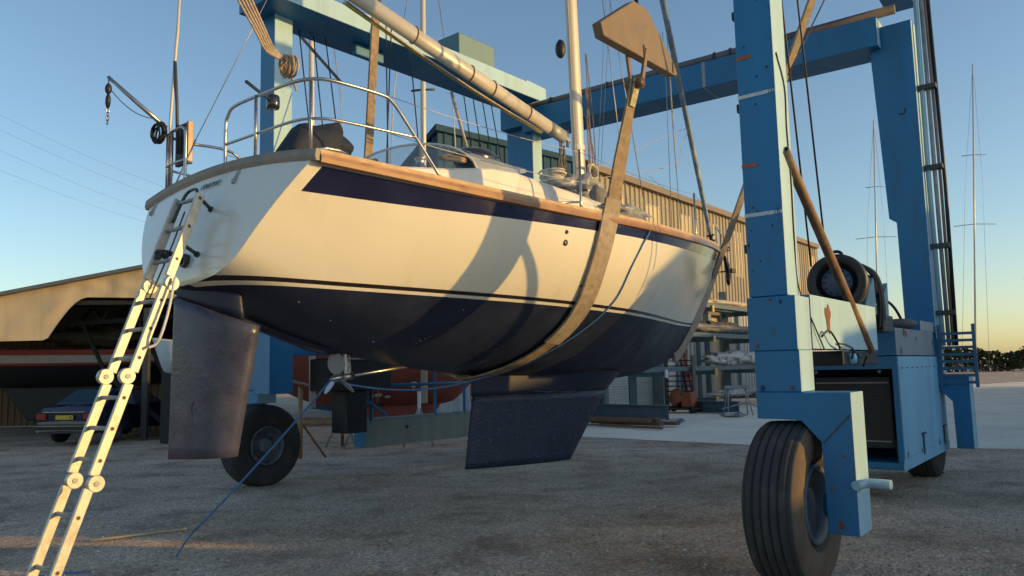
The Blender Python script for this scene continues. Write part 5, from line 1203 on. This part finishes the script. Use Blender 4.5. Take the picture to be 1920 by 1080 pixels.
# orange barrow (site mixer on a trolley)
q = onz(1277, 773, 0); T = thing('cement_mixer', q, 'rusty orange mixer on a low trolley beside the joists', 'cement mixer')
s_ = 1.0; mb = MB(); mb.lathe(q + Z * 0.52 - E2 * .1, (E1 * .3 + Z * .5 - E2 * .4), [(-0.3, 0.12), (-0.26, 0.3), (0.05, 0.34), (0.3, 0.2), (0.31, 0.17), (0.1, 0.1)], 20); mb.build('drum', mat('rusty orange', (0.3, 0.085, 0.03), 0.7, var=0.35, vs=4), T)
mb = MB(); mb.lbox(q, 0.15, 0.55, -.25, .25, 0.2, 0.75, 0.02); mb.build('motor_box', mat('rusty orange', (0.3, 0.085, 0.03), 0.7), T)
mb = MB(); mb.lbox(q, -0.6, 0.75, -.3, .3, 0.1, 0.18, 0.01); mb.build('trolley_frame', mat('dark rust', (0.08, 0.035, 0.025), 0.8), T)
for a_ in (-.45, .6):
    for b_ in (-.3, .3): mb = MB(); mb.lathe(q + E2 * a_ + E1 * b_ + Z * .12, E1, [(-.04, 0), (-.04, .12), (.04, .12), (.04, 0)], 14); mb.build('trolley_wheel', BLACK, T)
# red ladder against the warehouse column
a = at(1300, 757, 29.5); a.z = 0; b = a + Z * 2.4 - n2 * 0.4; T = thing('red_ladder', a, 'red ladder propped against the warehouse wall by the rack', 'ladder')
for sd in (-1, 1): mb = MB(); mb.beam(a + E1 * .2 * sd, b + E1 * .2 * sd, 0.05, 0.09); mb.build('ladder_rail', REDP, T)
for k in range(9): mb = MB(); c = a.lerp(b, 0.06 + 0.11 * k); mb.beam(c - E1 * .2, c + E1 * .2, 0.04, 0.04); mb.build('rung', REDP, T)
for k in range(10):
    if k == 0:
        SH = thing('slatted_stand', at(1277, 757, 29.3) * 1.0, 'dark slatted shelf stand left of the red ladder', 'shelf stand'); SH.location.z = 0
    mb = MB(); p_ = SH.location + Z * (0.2 + 0.19 * k); mb.obox(p_, E2, E1, Z, 0.55, 0.12, 0.02); mb.build('slat', BLACK, SH)
for sd in (-1, 1): mb = MB(); mb.obox(SH.location + E2 * .56 * sd + Z * 1.05, E2, E1, Z, 0.03, 0.12, 1.05); mb.build('stand_post', DKGREY, SH)
# trestle by the near leg
q = onz(1384, 778, 0); T = thing('trestle', q, 'thin grey steel trestle standing on the concrete left of the near leg', 'trestle')
for sx_ in (-1, 1):
    for sy_ in (-1, 1): mb = MB(); mb.tube([q + Vector((.42 * sx_, .3 * sy_, 0)), q + Vector((.3 * sx_, .04 * sy_, .9))], 0.022, 6); mb.build('leg', GALV, T)
mb = MB(); mb.box(q + Vector((-.42, -.06, .9)), q + Vector((.42, .06, 1.0)), 0.01); mb.build('top_bar', GALV, T)
mb = MB(); mb.tube([q + Vector((.9, .2, .2)), q + Vector((.3, .05, .42)), q + Vector((-.6, -.2, .22))], 0.025, 6); mb.build('cross_brace', GALV, T)
# white roller container behind the red boat
q = onz(838, 776, 0); T = thing('white_container', q + Vector((0, 3, 0)), 'pale ribbed container behind the red keeled boat', 'container')
p_ = at(795, 700, 24.5); p_.z = 0; q_ = at(905, 700, 24.5); q_.z = 0
wall_ribs(p_, q_, 0.1, 2.3, ROLLER, 0.3, 0.05).build('front_panel', mat('pale container', (0.5, 0.54, 0.57), 0.5, var=0.1), T)
mb = MB(); mb.box(p_ + Vector((0, .06, .1)), q_ + Vector((0, 2.4, 2.3))); mb.build('container_body', mat('pale container', (0.5, 0.54, 0.57), 0.5), T)

# ------------------------------------------------------------------ red boat on props beyond the lift
def small_boat(name, c, d, L_, B_, D_, z0, mats, label, stripe=None, keel=0.5, cat='boat', sheer_m=None):
    """open-topped little yacht hull; mats = (bottom, topside, deck)"""
    T = thing(name, Vector((c.x, c.y, 0)), label, cat); d = d.normalized(); s_ = d.cross(Z).normalized(); n = 28; mb = MB()
    def P(f, g, sd):
        hb = B_ / 2 * (sin(pi * min(1, 0.16 + 0.84 * f)) ** 0.62 if f > 0.3 else 0.72 + 0.28 * sin(pi * f / 0.6)) if f < 1 else 0.0
        zk = z0 + D_ * 0.55 * max(0, (f - 0.62) / 0.38) ** 2 + D_ * 0.28 * max(0, (0.3 - f) / 0.3) ** 2; zs = z0 + D_ + D_ * 0.14 * f * f
        y = hb * (1 - (1 - g) ** 2.2) ** 0.7; z = zk + (zs - zk) * g; x = (f - 0.5) * L_ + (0.12 * L_ * (g - 1) * max(0, f - 0.75) / 0.25)
        return Vector((c.x, c.y, 0)) + d * x + s_ * y * sd + Z * z
    gs = [0, .06, .14, .22, .32, .42, .52, .6, .66, .74, .86, .93, 1]
    for sd in (1, -1):
        mb.grid([[P(i / n, g, sd) for g in gs] for i in range(n + 1)], mi=lambda i, j: 0 if gs[j] < .6 else (1 if not (stripe and (gs[j] >= .86 or .6 <= gs[j] < .66)) else 2))
    mb.grid([[P(0, g, 1), P(0, g, -1)] for g in gs], mi=lambda i, j: 0 if gs[i] < .6 else 1)
    bmesh.ops.remove_doubles(mb.bm, verts=mb.bm.verts, dist=0.001)
    mb.build('hull', mats, T)
    mb = MB(); mb.grid([[P(i / n, 1, 1), P(i / n, 1, 1).lerp(P(i / n, 1, -1), .5) + Z * .06, P(i / n, 1, -1)] for i in range(n + 1)]); mb.build('deck', DECKW, T)
    mb = MB()
    if keel:
        k0 = Vector((c.x, c.y, z0 - keel)); A = [k0 - d * L_ * .14, k0 + d * L_ * .1, k0 + d * L_ * .2 + Z * (keel + .12), k0 - d * L_ * .18 + Z * (keel + .12)]
        mb.prism([p - s_ * .1 for p in A], s_ * .2, .03); mb.build('keel', mats[0], T)
    else: mb.bm.free()
    return T, P
RB, RBP = small_boat('red_boat', at(745, 730, 19.5), Vector((0.97, 0.22, 0)), 5.6, 2.4, 1.75, 0.85, [RED, RED, RED], 'red oxide bottomed boat propped up beyond the low girder', keel=0.75)
random.seed(4)
def hull_patch(f0, g0, rf, rg, sd_):
    mb = MB(); n_ = 14; P_ = []
    for k in range(n_):
        a = 2*pi*k/n_; kk = 1 + .6 * noise.noise(Vector((cos(a) * 1.6, sin(a) * 1.6, sd_)))
        P_.append(mb.bm.verts.new(RBP(f0 + rf * cos(a) * kk, g0 + rg * sin(a) * kk, 1) + Vector((.22, -.97, -.15)) * 0.02))
    c_ = mb.bm.verts.new(RBP(f0, g0, 1) + Vector((.22, -.97, -.15)) * 0.02)
    for k in range(n_): mb.face((P_[k], P_[(k + 1) % n_], c_))
    mb.build('bare_patch', CHALK, RB)
for k, (f0, g0, rf, rg) in enumerate(((.34, .2, .018, .03), (.38, .16, .012, .02), (.41, .18, .02, .022), (.45, .15, .012, .02), (.56, .3, .014, .05), (.2, .3, .02, .05), (.3, .24, .01, .02))): hull_patch(f0, g0, rf, rg, k * 3.1)
for u, D in ((676, 18.2), (786, 18.2), (642, 18.4)):
    p_ = at(u, 770, D); p_.z = 0; T = thing('boat_prop', p_, {676: 'grey steel prop under the middle of the red boat', 786: 'white topped prop under the right end of the red boat', 642: 'rusty thin prop at the left end of the red boat'}[u], 'boat prop', 'props under the red boat')
    mb = MB(); mb.tube([p_, p_ + Z * 1.25], 0.04, 8); mb.build('prop_post', {676: GALV, 786: WHITEP, 642: POLE}[u], T)
    mb = MB(); mb.tube([p_ + Z * .9, p_ + Vector((.35, -.2, 0))], 0.025, 6); mb.tube([p_ + Z * .9, p_ + Vector((-.35, -.2, 0))], 0.025, 6); mb.build('prop_brace', GALV, T)
# rusty trestle post beside the left wheel
p_ = onz(566, 806, 0.0) ; p_ = at(563, 800, 16.0); p_.z = 0
T = thing('prop_stand', p_, 'rusty boat stand with a tilted pad right of the far left tyre', 'boat stand')
mb = MB(); mb.tube([p_, p_ + Z * 1.45], 0.05, 8); mb.build('stand_post', mat('flaky cream rust', (0.35, 0.2, 0.1), 0.8, var=0.5, vs=6), T)
mb = MB(); mb.obox(p_ + Z * 1.52, Vector((1, .2, -.3)).normalized(), Vector((0, 1, 0)), Z, 0.2, 0.12, 0.02); mb.build('stand_pad', mat('brown pad', (0.24, 0.15, 0.11), 0.8), T)
for dx in (.5, -.45): mb = MB(); mb.tube([p_ + Z * .75, p_ + Vector((dx, .1, 0))], 0.025, 6); mb.build('stand_brace', RUST, T)
mb = MB(); p_ = onz(545, 796, 0); q_ = onz(650, 795, 0); mb.beam(p_ + Z * .06, q_ + Z * .06, 0.3, 0.12, .01); mb.beam(p_ + Vector((.1, .5, .16)), q_ + Vector((0, .5, .16)), 0.25, 0.1, .01)
solo(mb, 'timber_baulk', mat('pale timber', (0.34, 0.24, 0.15), 0.8, var=0.3, vs=3), 'pale timber baulks lying on the ground behind the far left tyre', 'timber', loc=p_)

# ------------------------------------------------------------------ left shed
S0 = at(335, 500, 22); S0.z = 0; sd_ = Vector((-1, 0, 0)); sb = Vector((0, 1, 0))
SHED = thing('boat_shed', S0, 'open fronted boat shed with a stained tan fascia at the left', 'shed')
SL = 26
def sp(a_, b_, z): return S0 + sd_ * a_ + sb * b_ + Z * z
e_z = lambda a_: 5.55 + 0.0 * a_
ft = lambda a_: 4.98 - 0.172 * a_
mb = MB(); rows = []
for i in range(60):
    a_ = 9.0 * (i / 59); zb_ = 3.95 + 0.035 * min(a_, 2.5) - 1.2 * max(0, min(1, (a_ - 2.6) / 1.1)) ** 1.6
    rows.append([sp(a_, -.02 + .05 * noise.noise(Vector((a_ * 1.6, k * .7, 0))) - .04 * k / 6, zb_ + (ft(a_) - zb_) * k / 6) for k in range(7)])
mb.grid(rows); mb.build('fascia', FASCIA, SHED)
mb = MB(); mb.prism([sp(-.2, -.25, ft(-.2)), sp(13, -.25, ft(13)), sp(13, 9, ft(13)), sp(-.2, 9, ft(-.2))], Z * 0.1); mb.build('roof', SHEDROOF, SHED)
wall_ribs(sp(0, 8, 0), sp(13, 8, 0), 0, lambda a_: ft(a_), SHEDIN, 0.25, 0.03, nrm_=-sb).build('back_wall', SHEDIN, SHED, recalc=False)
wall_ribs(sp(0, 0, 0), sp(0, 8, 0), 0, 4.97, SHEDIN, 0.25, 0.03).build('end_wall', SHEDIN, SHED, recalc=False)
for a_ in (0.9, 6.5, 12.6):
    mb = MB(); mb.beam(sp(a_, 0.1, 0), sp(a_, 0.1, min(3.7, ft(a_) - .1)), 0.16, 0.16); mb.build('post', DKGREY, SHED)
DT = mat('dark truss', (0.03, 0.025, 0.022), 0.8)
for b_ in (1.2, 4.2, 7.2):
    mb = MB(); mb.beam(sp(0.1, b_, 3.55), sp(7.5, b_, 3.2), 0.1, 0.14); mb.build('roof_truss', DT, SHED)
    for k in range(5):
        a_ = 0.2 + 1.3 * k; mb = MB(); mb.beam(sp(a_, b_, 3.52 - .05 * k), sp(a_ + .65, b_, ft(a_ + .65) - .05), 0.07, 0.07); mb.build('truss_web', DT, SHED)
        mb = MB(); mb.beam(sp(a_ + .65, b_, ft(a_ + .65) - .05), sp(a_ + 1.3, b_, 3.47 - .05 * k), 0.07, 0.07); mb.build('truss_web', DT, SHED)
    for a_ in (1.7, 3.4): mb = MB(); mb.beam(sp(a_, b_, 3.45), sp(a_ - .9, b_, 1.6), 0.09, 0.09); mb.build('knee_brace', DT, SHED)
mb = MB(); mb.beam(sp(0, .12, 3.85), sp(3.0, .12, 3.9), 0.1, 0.12); mb.build('front_beam', mat('dark truss', (0.03, 0.025, 0.022), 0.8), SHED)
# brown screen boards in the lower shed opening on the right
wall_ribs(sp(-0.2, 3.5, 0), sp(4.2, 3.5, 0), 0, 3.0, SHEDIN, 0.2, 0.03, nrm_=-sb).build('screen', SHEDIN, SHED, recalc=False)
mb = MB(); mb.beam(sp(2.2, .3, 1.9), sp(0.2, .3, 0.2), 0.08, 0.12); mb.build('screen_brace', mat('dark truss', (0.03, 0.025, 0.022), 0.8), SHED)
# white boat with red lines in front of the shed
WB, _ = small_boat('laid_up_boat', at(110, 660, 25.0), Vector((-0.99, -0.1, 0)), 8.5, 2.5, 1.15, 1.45, [BLACK, mat('dull white topside', (0.5, 0.46, 0.43), 0.5, var=0.1), REDP], 'low white boat with red lines laid up inside the shed', stripe=True, keel=1.0)
mb = MB(); random.seed(2); q = at(170, 628, 24.6)
mb.blob(q + Vector((.3, 0, -.05)), 1.7, 0.6, 0.3, 24, 10, 0.6, 3, 2); mb.build('heaped_cover', mat('olive cover', (0.09, 0.08, 0.05), 0.9, var=0.5, vs=3), WB)
mb = MB(); mb.tube([at(197, 642, 24.4), at(195, 622, 24.4)], 0.03, 6); mb.build('tiller', TEAKP, WB)
T, _ = small_boat('dinghy_hull', at(338, 655, 20.8), Vector((-0.95, -0.3, 0)), 1.4, 1.3, 0.85, 1.75, [mat('pale blue white', (0.6, 0.66, 0.7), 0.4), mat('pale blue white', (0.6, 0.66, 0.7), 0.4), NAVY], 'small white dinghy raised up beside the rudder', keel=0, cat='dinghy')
mb = MB(); c = Vector((T.location.x, T.location.y, 0)); mb.box(c + Vector((-.4, -.2, 0)), c + Vector((.4, .2, 1.85)), .01); mb.build('cradle', BLACK, T)
# striped pallet / rack ends at the shed foot
q = onz(296, 782, 0); T = thing('pallet', q, 'slatted pallet leaning at the shed foot behind the rudder', 'pallet')
for k in range(8): mb = MB(); p_ = q + Vector((-.35 + .14 * k, 0, 0.02)); mb.beam(p_, p_ + Vector((.12, .08, .3)), 0.05, 0.03); mb.build('slat', mat('pale slat', (0.4, 0.38, 0.36), 0.7), T)
mb = MB(); mb.beam(q + Vector((-.45, .06, .15)), q + Vector((.85, .06, .15)), .05, .05); mb.build('rail', TIMBER, T)

# ------------------------------------------------------------------ parked car at the left
cc = Vector((-11.85, 20.6, 0)); CAR = thing('parked_car', cc, 'dark blue car with a yellow rear number plate parked at the left', 'car')
fx = Vector((0.98, -0.18, 0)).normalized(); fy = Vector((0.18, 0.98, 0)).normalized()
def cp(x, y, z): return cc + fx * x + fy * y + Z * z
prof = [(0.0, 0.35), (0.02, 0.6), (0.0, 0.85), (0.12, 0.97), (0.45, 1.0), (1.15, 1.42), (2.2, 1.45), (3.0, 0.98), (4.1, 0.85), (4.3, 0.6), (4.25, 0.32)]
mb = MB(); rows = []
for y, z in prof:
    k = 0.86 - (0.24 * max(0, (z - 0.95) / 0.5)); rows.append([cp(-k - .0, y, 0.3), cp(-k - (0.03 if z < 1 else 0), y, min(z, .7)), cp(-k, y, z - .03), cp(-k + .1, y, z), cp(0, y, z + .03), cp(k - .1, y, z), cp(k, y, z - .03), cp(k + (0.03 if z < 1 else 0), y, min(z, .7)), cp(k, y, .3)])
V = mb.grid(rows, smooth=False); mb.face(V[0]); mb.face(V[-1]); mb.build('body', CARP, CAR)
mb = MB(); mb.prism([cp(-.7, .47, 1.045), cp(.7, .47, 1.045), cp(.56, 1.1, 1.42), cp(-.56, 1.1, 1.42)], Z * 0.012); mb.build('rear_window', CARG, CAR)
for sd in (1, -1):
    mb = MB(); mb.prism([cp(sd * .845, .75, 1.0), cp(sd * .845, 2.75, 1.0), cp(sd * .67, 2.2, 1.38), cp(sd * .67, 1.2, 1.38)], fx * sd * 0.02); mb.build('side_window', CARG, CAR)
    mb = MB(); mb.obox(cp(sd * .7, -.01, .74), fx, fy, Z, 0.14, 0.03, 0.08, .01); mb.build('tail_light', TAIL, CAR)
    for y in (.8, 3.4):
        mb = MB(); mb.lathe(cp(sd * .8, y, .31), fx * sd, [(-.1, 0), (-.1, .28), (-.06, .31), (.06, .31), (.09, .28), (.09, .2), (.05, .18), (.06, 0)], 24); mb.build('wheel', BLACK, CAR)
mb = MB(); mb.obox(cp(0, -.04, .47), fx, fy, Z, .86, .06, .07, .02); mb.build('bumper', BLACK, CAR)
mb = MB(); mb.obox(cp(0, -.045, .86), fx, fy, Z, .62, .02, .008); mb.obox(cp(0, -.105, .5), fx, fy, Z, .84, .005, .008); mb.build('chrome_strip', CHROME, CAR)
mb = MB(); mb.obox(cp(0, -.03, .72), fx, fy, Z, .26, .01, .056, .003); NP = mb.build('number_plate', NUMY, CAR)
text('plate_character', '8', 0.1, cp(0.17, -.043, .685), fx, Z, BLACKT, NP, 0.001)

# ------------------------------------------------------------------ masts of other yachts, overhead cables, far hedge
def far_mast(u, vtop, D, r, label, spread, rake=0.0, stays=True, vsp=None):
    b_ = at(u, 700, D); b_.z = 1.0; t_ = at(u - rake, vtop, D); T = thing('yacht_mast', b_, label, 'mast', 'masts of yachts laid up behind')
    mb = MB(); mb.tube([b_, t_], [r, r * 0.8], 8); mb.build('mast_tube', ANOD, T)
    for v, hw, m_ in spread:
        c = at(u - rake * (700 - v) / max(1, 700 - vtop), v, D); mb = MB(); mb.tube([c - RGT * hw - Z * hw * .12 , c, c + RGT * hw], r * 0.35, 6); mb.build('spreader', DKGREY, T)
    if stays:
        for sd in (-1, 1): mb = MB(); mb.tube([t_, t_.lerp(b_, .4) + RGT * sd * r * 9, b_ + RGT * sd * r * 14], 0.012, 4); mb.build('stay', SWIRE, T)
    return T
far_mast(795, -200, 17.5, 0.075, 'pale mast with a short crosstree left of the windscreen', [(168, 0.28, 0)], 3)
far_mast(586, -200, 16.5, 0.07, 'thick pale mast rising behind the stern rail', [], 3)
far_mast(1648, 225, 60, 0.07, 'thin distant mast with two pairs of spreaders between the right legs', [(350, 0.75, 0), (444, 1.6, 0)], 10)
far_mast(1830, 120, 55, 0.07, 'thin distant mast right of the outer rear leg', [(290, 0.9, 0), (420, 1.5, 0)], 6)
a = at(640, 78, 14.5); b = at(622, 230, 14.5)
mb = MB(); mb.beam(at(558, 62, 15.5), at(640, 155, 15.5), 0.06, 0.06); solo(mb, 'slanted_spar', DKGREY, 'dark slanted spar seen behind the stern rail', 'spar', loc=at(600, 110, 15.5))
a = Vector((-60, 60, 0)); 
for k, (v0, v1) in enumerate(((228, 330), (258, 352), (300, 384), (345, 405))):
    mb = MB(); p_ = at(-150, v0 - 90, 90); q_ = at(320, v1 + 25, 130); mb.tube(sag(p_, q_, 0.8, 14), 0.012, 4); solo(mb, 'overhead_cable', WIRE, 'faint overhead cable crossing the sky left of the transom', 'cable', 'overhead cables', p_)
random.seed(17)
# unseen sun blockers, added off to the right to shade parts of the yard
def sun_block(H0, W_, L_, eave, ridge, label, edge_blocks):
    T = thing('unseen_sun_block', H0, label, 'shed'); mb = MB(); mb.box(H0, H0 + Vector((W_, L_, eave))); mb.build('block_body', BLOCKPALE, T)
    mb = MB(); mb.prism([H0 + Vector((-.3, -.3, eave)), H0 + Vector((W_ + .3, -.3, eave)), H0 + Vector((W_ / 2, -.3, ridge))], Vector((0, L_ + .6, 0))); mb.build('roof', SHEDROOF, T)
    for y, w_, h in edge_blocks: mb = MB(); mb.prism([H0 + Vector((.1, y, eave)), H0 + Vector((.1, y + w_, eave)), H0 + Vector((.1, y + w_ * .8, eave + h * .8)), H0 + Vector((.1, y + w_ * .45, eave + h)), H0 + Vector((.1, y + w_ * .1, eave + h * .55))], Vector((.8, 0, 0))); mb.build('shadow_edge_block', GALV, T)  # uneven tops added to make the shadow edge on the bow jagged
sun_block(Vector((15.6, 6.0, 0)), 11, 16.5, 4.75, 6.2, 'added unseen block with a jagged top, shading the bow and engine box', ((0.3, 1.4, .35), (2.2, 1.0, .5), (3.6, 1.5, .3)))  # added to shade the bow and engine box
sun_block(Vector((31, 11, 0)), 14, 35.0, 6.5, 7.5, 'added unseen tall block that shades the racks from the right', ())  # added to shade the racks and concrete
mb = MB(); mb.box(Vector((15.65, 4.15, 0)), Vector((21, 5.98, 3.9)), 0.05); solo(mb, 'keel_sun_block', ROLLER, 'added unseen block between the two others, shading the keel', 'cabin', loc=(18, 5, 0))  # added to put the keel in shade
mb = MB(); mb.box(Vector((15.7, -24, 0)), Vector((16.0, 4.2, 2.7))); mb.box(Vector((15.64, -24, 2.7)), Vector((16.06, 4.2, 2.78)))  # unseen long block added to shade the ground
solo(mb, 'ground_sun_block', BLOCKPALE, 'added unseen long block that keeps low sun off the gravel', 'wall', loc=(15.85, -9, 0))

# far hedge
mb = MB()
for k in range(9000):
    x = 52 + 75 * random.random(); y = 112 + 6 * random.random(); top = 3.2 + 2.2 * noise.noise(Vector((x * .13, 1, 0))) + 1.0 * noise.noise(Vector((x * .5, 4, 0)))
    c = Vector((x, y, max(.2, top) * random.random() ** .7)); s_ = .15 + .3 * random.random()
    a_ = Vector((random.gauss(0, 1), random.gauss(0, 1), random.gauss(0, 1))).normalized(); b_ = a_.cross(Vector((.3, .5, .8))).normalized()
    mb.face([mb.bm.verts.new(c + q) for q in (a_ * s_, b_ * s_ * .7, -a_ * s_, -b_ * s_ * .7)])
tag(mb.build('far_hedge', LEAF, recalc=False), 'dark green hedge line on the far right horizon', 'hedge', kind='stuff')
